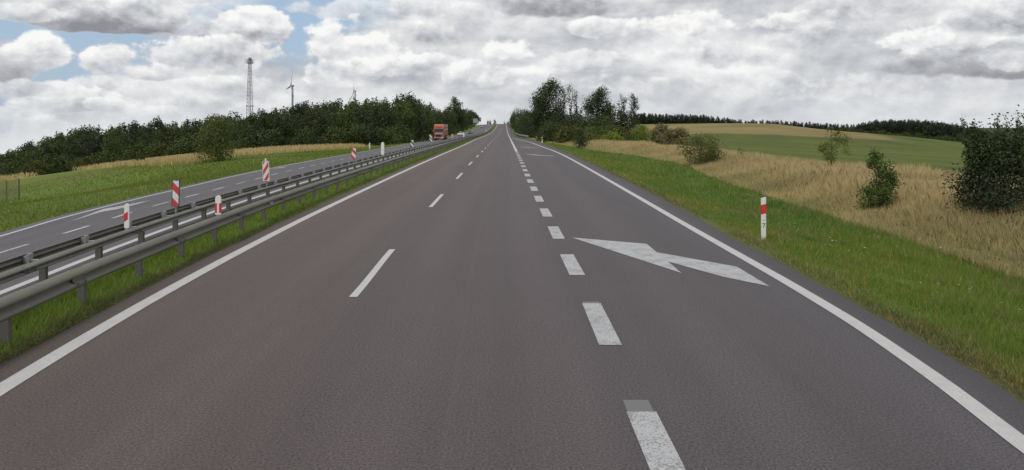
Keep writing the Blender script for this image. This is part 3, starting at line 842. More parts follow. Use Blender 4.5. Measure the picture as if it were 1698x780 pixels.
rail_marker(806, 215.5, 'tiny white marker on the guard rail near the foot of the climb', X_RAIL2, 0, .3, .05, 'none')
def board(x, top, bot, w_px, mat, label, tilt=0.0, frame=M_DARKSTEEL, knob=False):
    off = -.22
    Y = depth_on(x, X_RAIL2, off)
    X = float(X_RAIL2(Y)) + off
    zt, zb = EYE - (top - HY) * Y / F_PX, EYE - (bot - HY) * Y / F_PX
    w = w_px * Y / F_PX; h = zt - zb
    zg = gz(X, Y)
    r = empty('marker_board', (X, Y, zg)); tag(r, label, 'marker board'); r.rotation_euler = (0, R(tilt), 0)
    p = MB(); p.tube([(0, .035, 0), (0, .035, zb - zg + h * .8)], .022, 8); p.build('pole', M_STEEL, r)
    b = MB(); b.box(-w / 2, w / 2, -.012, .012, 0, h); o = b.build('board', mat, r); o.location = (0, 0, zb - zg)
    f = MB()
    for s in (-1, 1): f.box(s * (w / 2 + .006) - .006, s * (w / 2 + .006) + .006, -.018, .018, zb - zg - .01, zt - zg + .01)
    f.box(-w / 2 - .012, w / 2 + .012, -.018, .018, zt - zg + .0005, zt - zg + .014); f.box(-w / 2 - .012, w / 2 + .012, -.018, .018, zb - zg - .014, zb - zg - .0005)
    f.build('frame', frame, r)
    if knob:
        k = MB(); k.tube([(0, 0, zt - zg + .014), (0, 0, zt - zg + .10)], .025, 10); k.build('knob', M_WHITE, r)
    else:
        k = MB(); k.tube([(0, .0, zt - zg + .014), (0, .0, zt - zg + .06)], .010, 8); k.build('pin', M_DARKSTEEL, r)
    return r
board(289.5, 299.5, 342, 10.5, M_STRIPE_DOWN, 'dark framed board with broad red and white stripes, the tallest board at the left', 1.5)
board(443, 268, 299.5, 9.5, M_STRIPE_UP, 'white framed board with narrow red stripes rising to the right and a knob on top', -2, M_WHITE, True)
board(586, 246, 264, 7, M_STRIPE_DOWN, 'dark red and white striped board just left of the plain white marker', 1)
board(682.5, 232.5, 245, 4.6, M_STRIPE_BW, 'black and white striped board left of the orange lorry', 2)
board(715.5, 223.5, 236, 4.6, M_STRIPE_BW, 'black and white striped board standing in front of the orange lorry', -3)
board(750, 222.5, 229, 2.2, M_STRIPE_UP, 'tiny red and white board between the orange lorry and the white car')

# ================================================================== vehicles
M_ORANGE = plain('orange_paint', (.44, .105, .050), .35, 0, .10, 1.2)
M_ORANGE2 = plain('faded_orange', (.46, .16, .085), .45, 0, .1, 1.2)
M_TARP = plain('trailer_curtain', (.32, .075, .05), .6, 0, .25, .8, ((.30, .27, .26), .5))
M_PALE = plain('pale_panel', (.38, .36, .36), .5, 0, .1, 2)
def wheel(parent, loc, r, w, n=20):
    o = MB(); o.tube([(-w / 2, 0, 0), (-w / 2 + .03, 0, 0), (w / 2 - .03, 0, 0), (w / 2, 0, 0)], [r * .92, r, r, r * .92], n)
    wo = o.build('wheel', M_RUBBER, parent); wo.location = loc
    m = MB(); m.tube([(-w / 2 - .008, 0, 0), (w / 2 + .008, 0, 0)], r * .58, 14); m.build('rim', M_STEEL, wo)
def lorry(loc, rz, label):
    """cab-over tractor with semi-trailer; front faces -Y"""
    t = empty('lorry', loc, rz); tag(t, label, 'lorry')
    c = MB()
    side = [(0.0, .55), (0.0, 1.5), (.10, 2.55), (.38, 3.55), (1.0, 3.92), (2.2, 3.98), (2.25, .95), (1.95, .95), (1.85, .62), (.2, .40)]
    c.prism([(y, z) for y, z in side], -1.24, 1.24, axis='x'); c.build('cab', M_ORANGE, t, bevel=.06)
    g = MB(); g.add([(-1.10, -.03 + .028, 1.98), (1.10, -.002, 1.98), (1.04, .085, 2.72), (-1.04, .085, 2.72)], [(0, 1, 2, 3)])
    g.add([(-1.10, .04, 1.98), (1.10, .04, 1.98), (1.04, .15, 2.72), (-1.04, .15, 2.72)], [(3, 2, 1, 0)]); g.build('windscreen', M_GLASS, t)
    v = MB(); v.prism([(-.12, 2.76), (.12, 2.74), (.16, 2.90), (-.06, 2.90)], -1.12, 1.12, axis='x'); v.build('sun_visor', M_DARKSTEEL, t)
    w = MB(); w.box(-.62, .62, .14, .34, 3.12, 3.42); w.build('roof_sign', M_ORANGE2, t)
    q = MB(); q.box(-.95, .95, -.04, .06, 1.42, 1.86); q.build('bonnet_panel', M_PALE, t)
    q = MB()
    for k in range(5): q.box(-.62, .62, -.05, .05, .82 + k * .115, .90 + k * .115)
    q.build('grille', M_BLACK, t)
    b = MB(); b.prism([(-.10, .38), (.25, .38), (.25, .78), (-.03, .78), (-.12, .65)], -1.25, 1.25, axis='x'); b.build('bumper', M_ORANGE2, t, bevel=.03)
    for s in (-1, 1):
        h = MB(); h.box(s * .98 - .20, s * .98 + .20, -.135, -.05, .52, .70); h.build('headlight', M_LAMP, t)
        mm = MB(); mm.box(s * 1.42 - .10, s * 1.42 + .10, .05, .17, 1.95, 2.65); mm.tube([(s * 1.2, .12, 2.55), (s * 1.42, .12, 2.55)], .025, 6); mm.build('mirror', M_ORANGE, t)
        d = MB(); d.box(s * 1.242 - .005, s * 1.242 + .005, .35, 1.15, 2.0, 2.7); d.build('side_window', M_GLASS, t)
        wheel(t, (s * 1.05, 1.35, .5), .5, .32); wheel(t, (s * .95, 4.7, .5), .5, .58)
        for yy in (10.8, 12.1, 13.4): wheel(t, (s * 1.02, yy, .5), .5, .38)
    f = MB(); f.box(-.45, .45, 2.3, 15.8, .75, 1.05); f.build('chassis', M_DARKSTEEL, t)
    f = MB(); f.box(-1.25, 1.25, 2.7, 16.2, 1.12, 3.92); f.build('trailer', M_TARP, t, bevel=.03)
    for z, mt in ((3.40, M_PALE), (2.45, M_PALE)):
        f = MB(); f.box(1.251, 1.262, 2.9, 16.0, z, z + .38); f.build('trailer_band', mt, t)
    f = MB(); f.box(1.17, 1.22, 6.2, 10.2, .5, 1.05); f.build('side_guard', M_DARKSTEEL, t)
    return t
lx, ly = px(727.6, 0, 184)[0], 184.0
lorry((lx, ly, float(left_z(lx, ly)) + .01), R(1.2), 'orange lorry with tall cab and red sided trailer coming closer on the opposite road')
def car(loc, rz, label, paint, front=-1, scale=1.0):
    t = empty('car', loc, rz); tag(t, label, 'car'); t.scale = (scale,) * 3
    b = MB()
    prof = [(-2.15, .35), (-2.2, .62), (-2.05, .78), (-1.2, .93), (1.6, .98), (2.1, .92), (2.15, .55), (2.08, .30), (-1.9, .25)]
    b.prism(prof, -.88, .88, axis='x'); b.build('body', paint, t, bevel=.07)
    r = MB()
    lo = [(-.86, -1.15), (.86, -1.15), (.86, 1.75), (-.86, 1.75)]; hi = [(-.64, -.35), (.64, -.35), (.64, 1.15), (-.64, 1.15)]
    r.add([(x, y, .92) for x, y in lo] + [(x, y, 1.42) for x, y in hi], [(4, 5, 6, 7), (0, 1, 5, 4), (1, 2, 6, 5), (2, 3, 7, 6), (3, 0, 4, 7)]); r.build('windows', M_GLASS, t)
    r = MB(); r.prism([(-.42, 1.40), (1.2, 1.40), (1.12, 1.475), (-.30, 1.475)], -.66, .66, axis='x'); r.build('roof', paint, t, bevel=.03)
    for s in (-1, 1):
        h = MB(); h.box(s * .66 - .17, s * .66 + .17, -2.215, -2.0, .60, .74); h.build('headlight', M_LAMP, t)
        for y in (-1.35, 1.35): wheel(t, (s * .80, y, .32), .32, .2)
        m = MB(); m.box(s * .96 - .09, s * .96 + .09, -.85, -.70, .95, 1.08); m.build('mirror', paint, t)
    g = MB(); g.box(-.45, .45, -2.215, -2.05, .42, .55); g.build('grille', M_BLACK, t)
    return t
M_CARW = plain('white_paint', (.74, .74, .72), .3, 0, .03, 2); M_CARD = plain('dark_grey_paint', (.045, .05, .058), .3, 0, .05, 2); M_CARS = plain('silver_paint', (.35, .37, .40), .3, .4, .05, 2)
for (x, Y, lab, pt) in ((763.6, 278, 'white car behind the orange lorry on the opposite road', M_CARW), (780.0, 322, 'dark grey car following the white car on the opposite road', M_CARD), (798.5, 520, 'small silver car far off near the top of the climb on the opposite road', M_CARS)):
    X = px(x, 0, Y)[0]; car((X, Y, float(left_z(X, Y)) + .01), R(-2), lab, pt)

# ================================================================== trees and shrubs
def leaf_cloud(seed, lobes, n, size, flat=.75, shell=.55, rough=.11):
    """leaves spread through the volume of several lobes; lobes = (x, y, z, rx, ry, rz)"""
    r = np.random.default_rng(seed)
    L = np.array(lobes, float)
    vol = (L[:, 3] * L[:, 4] * L[:, 5]) ** .72
    k = r.choice(len(L), n, p=vol / vol.sum())
    u = r.normal(size=(n, 3)); u /= np.linalg.norm(u, axis=1)[:, None]
    rad = shell + (1 - shell) * r.random(n) ** .7
    rad *= 1 + rough * r.normal(size=n)
    # clumps: pull leaves towards a limited set of twig ends
    P = L[k, :3] + u * rad[:, None] * L[k, 3:6]
    nt = max(12, n // 28)
    tw = P[r.choice(n, nt, replace=False)]
    near = r.integers(0, nt, n)
    # nearest twig of a few random picks
    best = near.copy(); bd = np.linalg.norm(P - tw[near], axis=1)
    for _ in range(7):
        c = r.integers(0, nt, n); dd = np.linalg.norm(P - tw[c], axis=1); mk = dd < bd
        best[mk] = c[mk]; bd[mk] = dd[mk]
    P = P + (tw[best] - P) * (.38 * r.random(n))[:, None]
    s = size * r.uniform(.6, 1.35, n)
    a = r.normal(size=(n, 3)); a /= np.linalg.norm(a, axis=1)[:, None]
    b = np.cross(a, u + .6 * r.normal(size=(n, 3))); b /= np.maximum(np.linalg.norm(b, axis=1), 1e-6)[:, None]
    A, B = a * s[:, None], b * (s * flat)[:, None]
    V = np.stack([P - A * .5, P + B * .42, P + A * .62, P - B * .42], 1).reshape(-1, 3)
    F = np.arange(n * 4).reshape(n, 4)
    twv = r.random(nt)
    leaf = np.clip(.36 * twv[best] + .32 * r.random(n) + .36 * r.random(len(L))[k], 0, 1)
    return V, F, np.repeat(leaf, 4)
def crown_mesh(name, seed, lobes, n, size, mat, **kw):
    V, F, lf = leaf_cloud(seed, lobes, n, size, **kw)
    me = np_mesh(name, V, F, mat); set_float(me, 'leaf', lf); return me
def dome_lobes(seed, h, w, base, k=16, top=1.0, taper=.5, irr=.25, loose=1.0):
    r = random.Random(seed); out = []
    for i in range(k):
        f = (i + .5) / k
        z = base + (h - base) * f
        prof = max(0, math.sin(math.pi * min(.985, (.18 + .80 * f) ** top))) ** taper
        rr = w / 2 * max(.18, prof)
        a = r.uniform(0, 6.283); q = rr * r.uniform(.25, .72) * loose
        s = rr * r.uniform(.5, .8) / loose * (1 + r.uniform(-irr, irr))
        out.append((q * math.cos(a), q * math.sin(a), z, s, s, max(.12 * (h - base), s * r.uniform(.6, .85))))
    return out
def limb_set(m, seed, h, r0, n_limb, spread, base=.25, n=7, lean=0.0, top=.95, twig=0):
    r = random.Random(seed)
    pts = [(0, 0, -.3)]; x = y = 0
    for i in range(1, 7):
        f = i / 6; x += r.uniform(-.02, .02) * h + lean * h / 6; y += r.uniform(-.02, .02) * h
        pts.append((x, y, h * top * f))
    m.tube(pts, [r0 * (1 - .85 * i / 6) for i in range(7)], n)
    for i in range(n_limb):
        f = base + (1 - base) * (i + r.random()) / n_limb * .9
        j = min(5, int(f * 6)); ff = f * 6 - j
        p = Vector(pts[j]).lerp(Vector(pts[j + 1]), ff)
        a = r.uniform(0, 6.283); ln = spread * r.uniform(.6, 1.1) * (1 - .55 * f)
        e = p + Vector((math.cos(a) * ln, math.sin(a) * ln, ln * r.uniform(.35, .9)))
        mid = p.lerp(e, .5) + Vector((0, 0, -ln * .08))
        rr = r0 * .38 * (1 - .5 * f)
        m.tube([p, mid, e], [rr, rr * .7, rr * .25], 5)
        for _ in range(twig):
            q = p.lerp(e, r.uniform(.4, 1)); g = q + Vector((r.uniform(-1, 1), r.uniform(-1, 1), r.uniform(.1, 1))) * ln * .35
            m.tube([q, g], [rr * .3, rr * .12], 4)
def stemmed(name, label, cat, loc, h, w, mat, seed, n, size, base=.12, r0=None, n_limb=9, group=None, bark=M_BARK, top=1.0, taper=.5, shell=.45, k=16, rz=None, lean=0.0, twig=1, lobes=None, spread=None, loose=1.0, rough=.11):
    t = empty(name, loc, random.uniform(0, 6.28) if rz is None else rz); tag(t, label, cat, group)
    m = MB(); limb_set(m, seed, h, r0 or h * .018, n_limb, spread or w * .42, base=max(.1, base), lean=lean, twig=twig)
    m.build('trunk', bark, t)
    link('crown', crown_mesh('crown', seed, lobes or dome_lobes(seed, h, w, h * base, k, top, taper, loose=loose), n, size, mat, shell=shell, rough=rough), t)
    return t
def at(x, Y): 
    X = (x - CX) * Y / F_PX; return (X, Y, gz(X, Y) - .05)
def hpx(top, x, Y): return EYE - (top - HY) * Y / F_PX - at(x, Y)[2]
def wpx(w, Y): return w * Y / F_PX

# --- right side, near: bushes and saplings in the tall grass
b = at(1662, 22)
lob = dome_lobes(91, 3.05, 2.75, .15, 30, 1.0, .8, irr=.5, loose=1.3)
rb = random.Random(17)
shoots = []
for (sx_, ht_) in ((-1.0, 3.25), (-.85, 3.5), (-.78, 3.2), (-.6, 3.35), (-.42, 3.55), (-.3, 3.1), (-.1, 3.3), (.05, 3.05), (.2, 3.15), (.42, 3.85), (.5, 3.4), (.7, 3.2), (.9, 3.7), (1.0, 3.25), (1.2, 3.5), (1.3, 3.1), (-1.15, 2.8)):
    q = rb.uniform(-.5, .5); ln_ = rb.uniform(-.18, .18)
    for f in np.linspace(0, 1, 7): shoots.append((sx_ * (.8 + .2 * f) + ln_ * f, q, 1.9 + (ht_ - 1.9) * f, .24 * (1.15 - .85 * f), .24 * (1.15 - .85 * f), .17))
tb = stemmed('dark_bush', 'tall dark green bush with upright shoots at the right edge of the picture', 'bush', b, 3.0, 2.8, M_LEAF_BLACK, 91, 12500, .08, .06, .04, 22, lobes=lob, twig=4, spread=1.1, rz=0, shell=.25, rough=.24)
sb = MB()
for k in range(0, len(shoots), 7): sb.tube([(shoots[k][0] * .5, shoots[k][1] * .5, 1.0), shoots[k][:3], shoots[k + 6][:3]], [.018, .012, .004], 5)
so = sb.build('stem', M_BARK, tb)
link('shoots', crown_mesh('shoots', 99, shoots, 13000, .075, M_LEAF_DARK, shell=.1), tb)
b = at(1712, 23)
stemmed('hawthorn_bush', 'mid green bush cut by the right picture edge, in front of the dark bush', 'bush', b, hpx(318, 1712, 23), 2.2, M_LEAF_MID, 92, 6000, .08, .05, .03, 12, twig=3, loose=1.2, k=20)
b = at(1456, 26)
stemmed('young_bush', 'small upright green bush in the tall grass left of the tall dark bush', 'bush', b, hpx(250, 1456, 26) * 1.04, 1.35, M_LEAF_SAPLING, 93, 4300, .075, .06, .03, 16, twig=3, taper=.55, top=.95, k=30, loose=1.15, shell=.25, rough=.2)
b = at(1377, 46)
stemmed('sapling_tree', 'slim sapling with sparse light leaves and a bare lower stem in the tall grass', 'tree', b, hpx(214, 1377, 46) * 1.06, 2.3, M_LEAF_FRESH, 94, 1500, .10, .34, .05, 16, twig=3, shell=.15, k=15, top=.85, loose=1.5)
b = at(1163, 57)
stemmed('willow_bush', 'wide olive green bush with wispy outline standing in the tan grass', 'bush', b, hpx(221, 1163, 57), 3.9, M_LEAF_OLIVE, 95, 4600, .11, .10, .05, 16, twig=3, shell=.2, k=24, loose=1.3)
b = at(1226, 60)
stemmed('small_sapling', 'tiny thin sapling with few leaves right of the wide olive bush', 'tree', b, hpx(243, 1226, 60), .8, M_LEAF_OLIVE, 96, 160, .09, .35, .02, 6, twig=1)
b = at(1065, 112)
stemmed('round_bush', 'bright green round bush at the right end of the roadside trees', 'bush', b, hpx(206, 1065, 112), 3.4, M_LEAF_BRIGHT, 97, 3800, .16, .04, .06, 9)
b = at(962, 104)
stemmed('dark_shrub', 'small dark shrub alone at the edge of the right verge', 'bush', b, hpx(213, 962, 104), 2.3, M_LEAF_DARK, 98, 1800, .16, .05, .05, 8)
# --- right side: the roadside clump
tall = [(912, 131, 165, 6.4, 5200, 101, 'tallest leafy tree of the roadside clump, nearest the road', .22), (991, 146, 168, 5.6, 4200, 102, 'full crowned tall tree in the middle of the roadside clump', .26),
        (893, 160, 178, 4.2, 2300, 103, 'leafy tree just left of the tallest tree in the clump', .2), (1012, 170, 165, 3.0, 1100, 104, 'thin tree leaning right of the full crowned tree', .3)]
for (x, top_, Y, w, n, sd_, lab, bs) in tall:
    stemmed('alder_tree', lab, 'tree', at(x, Y), hpx(top_, x, Y), w * 1.25, M_LEAF_DARK, sd_, int(n * 1.5), .30, bs, .2, 14, group='trees in the roadside clump', shell=.25, k=22, twig=3, taper=.45, top=1.45)
for (x, top_, Y, w, n, sd_, lab) in ((926, 168, 178, 5.0, 2400, 161, 'rounded lower tree behind the tallest tree of the clump'), (962, 180, 180, 5.4, 2400, 162, 'low rounded tree behind the nearly bare trees'), (979, 172, 182, 4.6, 2200, 163, 'rounded tree just left of and behind the full crowned tree'),
        (1006, 182, 180, 4.8, 2200, 164, 'low rounded tree just right of and behind the full crowned tree'), (905, 176, 184, 4.8, 2200, 165, 'rounded tree behind the left foot of the tallest tree')):
    stemmed('alder_tree', lab, 'tree', at(x, Y), hpx(top_, x, Y), w, M_LEAF_DARK, sd_, n, .30, .08, .2, 8, group='trees in the roadside clump', shell=.4, k=20, top=1.1)
for (x, top_, Y, w, n, sd_, lab) in ((935, 150, 166, 1.9, 330, 105, 'nearly bare tree right beside the tallest tree'), (945, 139, 168, 1.7, 260, 106, 'tallest of the nearly bare thin trees'), (955, 148, 167, 1.8, 240, 107, 'nearly bare thin tree left of the full crowned tree'),
        (1032, 158, 166, 2.6, 520, 108, 'thin sparse tree with visible trunk near the right end of the clump'), (1051, 155, 166, 3.0, 620, 109, 'sparse thin tree at the right end of the clump, apart from the rest')):
    stemmed('sparse_tree', lab, 'tree', at(x, Y), hpx(top_, x, Y), w * 1.15, M_LEAF_DARK, sd_, int(n * 1.8), .27, .30, .20, 34, group='thin sparse trees in the clump', bark=M_BARK, shell=.2, k=18, twig=4, taper=.35, top=1.5)
bush_rows = [(1031, 188, 150, 4.6, M_LEAF_BLACK, 3000, 'dark dense bush under the thin sparse trees'), (1005, 196, 158, 5.5, M_LEAF_MID, 2600, 'mid green bush below the full crowned tree'), (975, 200, 156, 5.2, M_LEAF_DARK, 2600, 'dark bush under the middle of the clump'),
    (948, 196, 158, 5.4, M_LEAF_DARK, 2600, 'dark bush under the nearly bare trees'), (922, 193, 158, 5.2, M_LEAF_DARK, 2600, 'dark bush at the foot of the tallest tree'), (897, 186, 178, 5.4, M_LEAF_DARK, 2600, 'dark bush left of the tallest tree'),
    (880, 190, 196, 5.6, M_LEAF_DARK, 2400, 'dark roadside bush where the clump meets the road'), (866, 184, 255, 6.4, M_LEAF_DARK, 2300, 'distant roadside bush beside the right guard rail'), (857, 182, 330, 7.0, M_LEAF_DARK, 2200, 'farthest dark bush right of the climbing road'),
    (1018, 212, 128, 4.4, M_LEAF_OLIVE, 1800, 'yellowish low bush in front of the dark dense bush'), (990, 214, 130, 4.2, M_LEAF_MID, 1800, 'low green bush in front of the clump middle'), (944, 214, 128, 3.6, M_LEAF_OLIVE, 1600, 'light green low bush left of the small dark shrub'),
    (918, 208, 136, 4.0, M_LEAF_DARK, 1800, 'low dark bush closest to the far marker post'), (978, 224, 118, 2.8, M_LEAF_OLIVE, 1000, 'lowest yellow green bush by the tan grass'), (1012, 224, 120, 3.0, M_LEAF_BRIGHT, 1000, 'low yellow green bush left of the bright round bush'),
    (1100, 207, 124, 4.2, M_LEAF_BROWN, 2000, 'dull brownish bush right of the bright round bush'), (1127, 213, 122, 3.2, M_LEAF_BROWN, 1500, 'low brownish bush left of the wide olive bush'), (1088, 215, 116, 2.2, M_LEAF_BROWN, 900, 'small brownish bush touching the bright round bush')]
for i, (x, top_, Y, w, mt, n, lab) in enumerate(bush_rows):
    stemmed('roadside_bush', lab, 'bush', at(x, Y), hpx(top_, x, Y) * (1.10 if mt is not M_LEAF_BROWN else 1.0), w * (1.55 if mt is not M_LEAF_BROWN else 1.15), mt, 120 + i, int(n * 2.1), .26, .02, .08, 5, group='bushes around the roadside clump', twig=0)
# --- left side: lone tree on the bank
stemmed('round_tree', 'lone round green tree on the grass bank in front of the wood', 'tree', at(361, 74), hpx(194, 361, 74), 4.6, M_LEAF_LONE, 144, 8500, .15, .06, .09, 18, shell=.55, twig=2, k=34, taper=.42, top=1.0)
b = at(231, 92)
stemmed('low_shrub', 'low dark shrub at the lower edge of the wood left of the lone tree', 'bush', b, 1.3, 1.6, M_LEAF_DARK, 142, 500, .15, .05, .03, 5)

# --- the wood on the left: every tree is its own object, sharing a few crowns
def far_tree_mesh(seed, h, w, mat, n, size, base, **kw):
    V, F, lf = leaf_cloud(seed, dome_lobes(seed, h, w, h * base, kw.get('k', 14), kw.get('top', 1.0), kw.get('taper', .5)), n, size, shell=kw.get('shell', .5), rough=.06)
    me = np_mesh('tree', V, F, mat); set_float(me, 'leaf', lf)
    m = MB(); limb_set(m, seed, h, h * .016, 5, w * .3, base=.3)
    bm = bmesh.new(); bm.from_mesh(me)
    k = len(bm.verts); vs = [bm.verts.new(v) for v in m.v]
    for f in m.f:
        try:
            fc = bm.faces.new([vs[i] for i in f]); fc.material_index = 1
        except ValueError: pass
    bm.to_mesh(me); bm.free(); me.materials.append(M_BARK)
    return me
BROAD = [far_tree_mesh(200 + i, 10, 6.2, (M_LEAF_DARK, M_LEAF_DARK, M_LEAF_MID, M_LEAF_DARK, M_LEAF_MID, M_LEAF_OLIVE_DK)[i % 6], 2600, .40, .08, shell=.6, k=18) for i in range(6)]
PINE = [far_tree_mesh(220 + i, 10, 4.2, M_NEEDLE, 1700, .40, .04, top=.75, taper=.6, k=18) for i in range(4)]
SHRUB = [far_tree_mesh(240 + i, 3, 3.6, (M_LEAF_MID, M_LEAF_OLIVE, M_LEAF_DARK)[i % 3], 900, .26, .02) for i in range(4)]
BIG = [far_tree_mesh(260 + i, 10, 8.0, M_LEAF_DARK, 3200, .36, .06, shell=.6, k=22) for i in range(2)]
rr = random.Random(5)
TOP = lambda x: np.interp(x, [-60, 0, 50, 100, 150, 200, 250, 300, 330, 400, 450, 500, 560, 600, 640, 665, 690, 712, 730, 745, 775, 800, 812], [268, 256, 236, 222, 215, 211, 206, 202, 200, 192, 186, 173, 172, 168, 170, 166, 160, 166, 178, 184, 182, 190, 205])
def plant(meshes, base_h, name, x, Y, h, lab, cat, grp, wk=1.0):
    o = link(name, rr.choice(meshes)); o.location = at(x, Y)
    s = h / base_h; k = s * wk * rr.uniform(.9, 1.15)
    if -60 < o.location.x < -10 and Y < 660:      # keep crowns clear of the carriageway
        lim = float(X_LA_L(Y)) - 1.2 - k * (2.6 if base_h > 5 else 1.5)
        if o.location.x > lim: o.location = (lim, Y, gz(lim, Y) - .05)
    o.scale = (k, k, s); o.rotation_euler = (0, 0, rr.uniform(0, 6.28))
    tag(o, lab, cat, grp); return o
LAB_B = 'dark green broadleaf tree standing in the wood beyond the opposite road'
LAB_P = 'dark narrow pine standing among the broadleaf trees of the left wood'
rows = [(0, 0.0), (14, .0), (28, 0), (42, 0)]
x = -70
while x < 705:
    Y0 = np.interp(x, [-70, 0, 200, 430, 500, 560, 640, 690, 720], [122, 124, 133, 134, 137, 142, 148, 166, 190])
    for (dY, _) in rows:
        Y = Y0 + dY + rr.uniform(-5, 5); xx = x + rr.uniform(-7, 7)
        top_ = TOP(xx) + rr.uniform(-3, 4) + (14 if dY == 0 else (5 if dY == 14 else 0)) - (4 if rr.random() < .10 else 0)
        X, Yg, zg = at(xx, Y)
        h = (EYE - (top_ - HY) * Y / F_PX - zg) * 1.04
        if h < 3: continue
        pine = rr.random() < (.22 if xx < 300 else .12)
        if pine: plant(PINE, 10, 'pine_tree', xx, Y, h, LAB_P, 'tree', 'pines in the left wood', 1.0 if h < 9 else .85)
        else: plant(BROAD, 10, 'broadleaf_tree', xx, Y, h, LAB_B, 'tree', 'broadleaf trees of the left wood', 1.0)
    x += 21
for (x, Y, top_, wk) in ((688, 176, 155, 1.0), (710, 186, 165, .85), (666, 172, 164, .85), (596, 165, 177, .8), (632, 168, 175, .8), (545, 160, 175, .75), (505, 158, 177, .7)):
    plant(BIG, 10, 'oak_tree', x, Y, hpx(top_, x, Y), 'big dense round topped tree at the right end of the left wood', 'tree', 'big round trees of the left wood', wk)
x = -20
while x < 715:
    Y = np.interp(x, [-20, 0, 200, 430, 500, 560, 640, 690, 720], [114, 116, 124, 126, 128, 132, 134, 152, 172]) + rr.uniform(-2, 4)
    h = rr.uniform(1.8, 3.8) * (1.25 if 560 < x < 690 else 1)
    plant(SHRUB, 3, 'edge_shrub', x, Y, h, 'low shrub along the front edge of the left wood', 'bush', 'shrubs along the wood edge', 1.1)
    x += rr.uniform(13, 20)
# trees following the opposite road up to the crest
for (x, Y, top_, w, sd_, lab) in ((757, 385, 161, 12, 151, 'tall loose crowned tree rising above the others left of the crest'),):
    stemmed('poplar_tree', lab, 'tree', at(x, Y), hpx(top_, x, Y), w, M_LEAF_DARK, sd_, 3000, .60, .30, .3, 14, shell=.25, k=18, twig=2)
for Y in (196, 212, 230, 250, 272, 296, 322, 350, 382, 416, 452, 492, 536, 584, 630):
    for off in (4.5, 9.0):
        Yq = Y + off; X = float(X_LA_L(Yq)) - off; x = CX + X * F_PX / Yq
        top_ = np.interp(x, [690, 722, 757, 782, 796, 806, 815], [166, 178, 179, 180, 184, 192, 198]) + rr.uniform(-2, 3) + (5 if off < 5 else 0)
        plant(BROAD, 10, 'broadleaf_tree', x, Yq, hpx(top_, x, Yq), 'dark broadleaf tree in the row along the far part of the opposite road', 'tree', 'trees along the far opposite road', .95)
for Y in (205, 222, 241, 262, 284, 308, 335, 365, 398, 440, 486, 540):
    X = float(X_LA_L(Y)) - 2.6; x = CX + X * F_PX / Y
    plant(SHRUB, 3, 'verge_shrub', x, Y, rr.uniform(1.8, 3.2), 'light green shrub on the verge of the far opposite road', 'bush', 'shrubs along the far opposite road', 1.0)
for (x, Y, h) in ((813, 820, 5.5), (820, 840, 6.2), (836, 860, 3.8), (842, 900, 4.0), (809, 800, 5)):
    X = (x - CX) * Y / F_PX
    o = plant(BROAD, 10, 'broadleaf_tree', x, Y, h + max(0, 2.4 + 0 - gz(X, Y)), 'tiny dark tree showing over the crest of the road', 'tree', 'trees beyond the crest', .6)
# far trees right of the climbing road
for (x, Y, top_) in ((853, 420, 186), (851, 500, 192), (861, 300, 188), (872, 235, 183), (886, 200, 184)):
    plant(BROAD, 10, 'broadleaf_tree', x, Y, hpx(top_, x, Y), 'dark tree lining the right side of the far climbing road', 'tree', 'trees right of the far road', 1.0)
# --- far woods on the right skyline
def skyline(x0, x1, step, Yf, topf, grp, lab, rows_=2, dy=18):
    x = x0
    while x < x1:
        for q in range(rows_):
            xx = x + rr.uniform(-2, 2); Y = float(Yf(xx)) + q * dy + rr.uniform(-4, 4)
            h = hpx(float(topf(xx)) + rr.uniform(-.8, 2.2) + (1 - q) * 1.5, xx, Y)
            if h > 2: plant(PINE, 10, 'skyline_pine', xx, Y, h, lab, 'tree', grp, 1.5)
        x += step
skyline(1052, 1232, 4.4, lambda x: 520, lambda x: np.interp(x, [1050, 1090, 1160, 1200, 1232], [187, 189, 190, 195, 199]), 'pines behind the hill', 'dark pine in the wood behind the tan hill')
skyline(1236, 1430, 5.0, lambda x: np.interp(x, [1236, 1330, 1430], [560, 500, 440]), lambda x: np.interp(x, [1236, 1290, 1330, 1380, 1430], [199, 199, 202, 205, 207]), 'pines right of the hill', 'dark pine in the low strip of wood right of the tan hill top')
skyline(1425, 1640, 5.0, lambda x: np.interp(x, [1425, 1500, 1640], [420, 415, 350]), lambda x: np.interp(x, [1425, 1445, 1480, 1530, 1570, 1610, 1640], [206, 202, 200, 201, 206, 212, 218]), 'pines of the far right wood', 'dark pine in the wood at the far right of the skyline', 3, 14)
x = 1400
while x < 1640:
    Y = float(np.interp(x, [1400, 1500, 1640], [395, 385, 320])) + rr.uniform(-5, 5)
    plant(SHRUB, 3, 'hedge_shrub', x, Y, rr.uniform(2.5, 4.2), 'dark shrub along the far edge of the green field', 'bush', 'shrubs along the far field edge', 1.3)
    x += rr.uniform(9, 15)

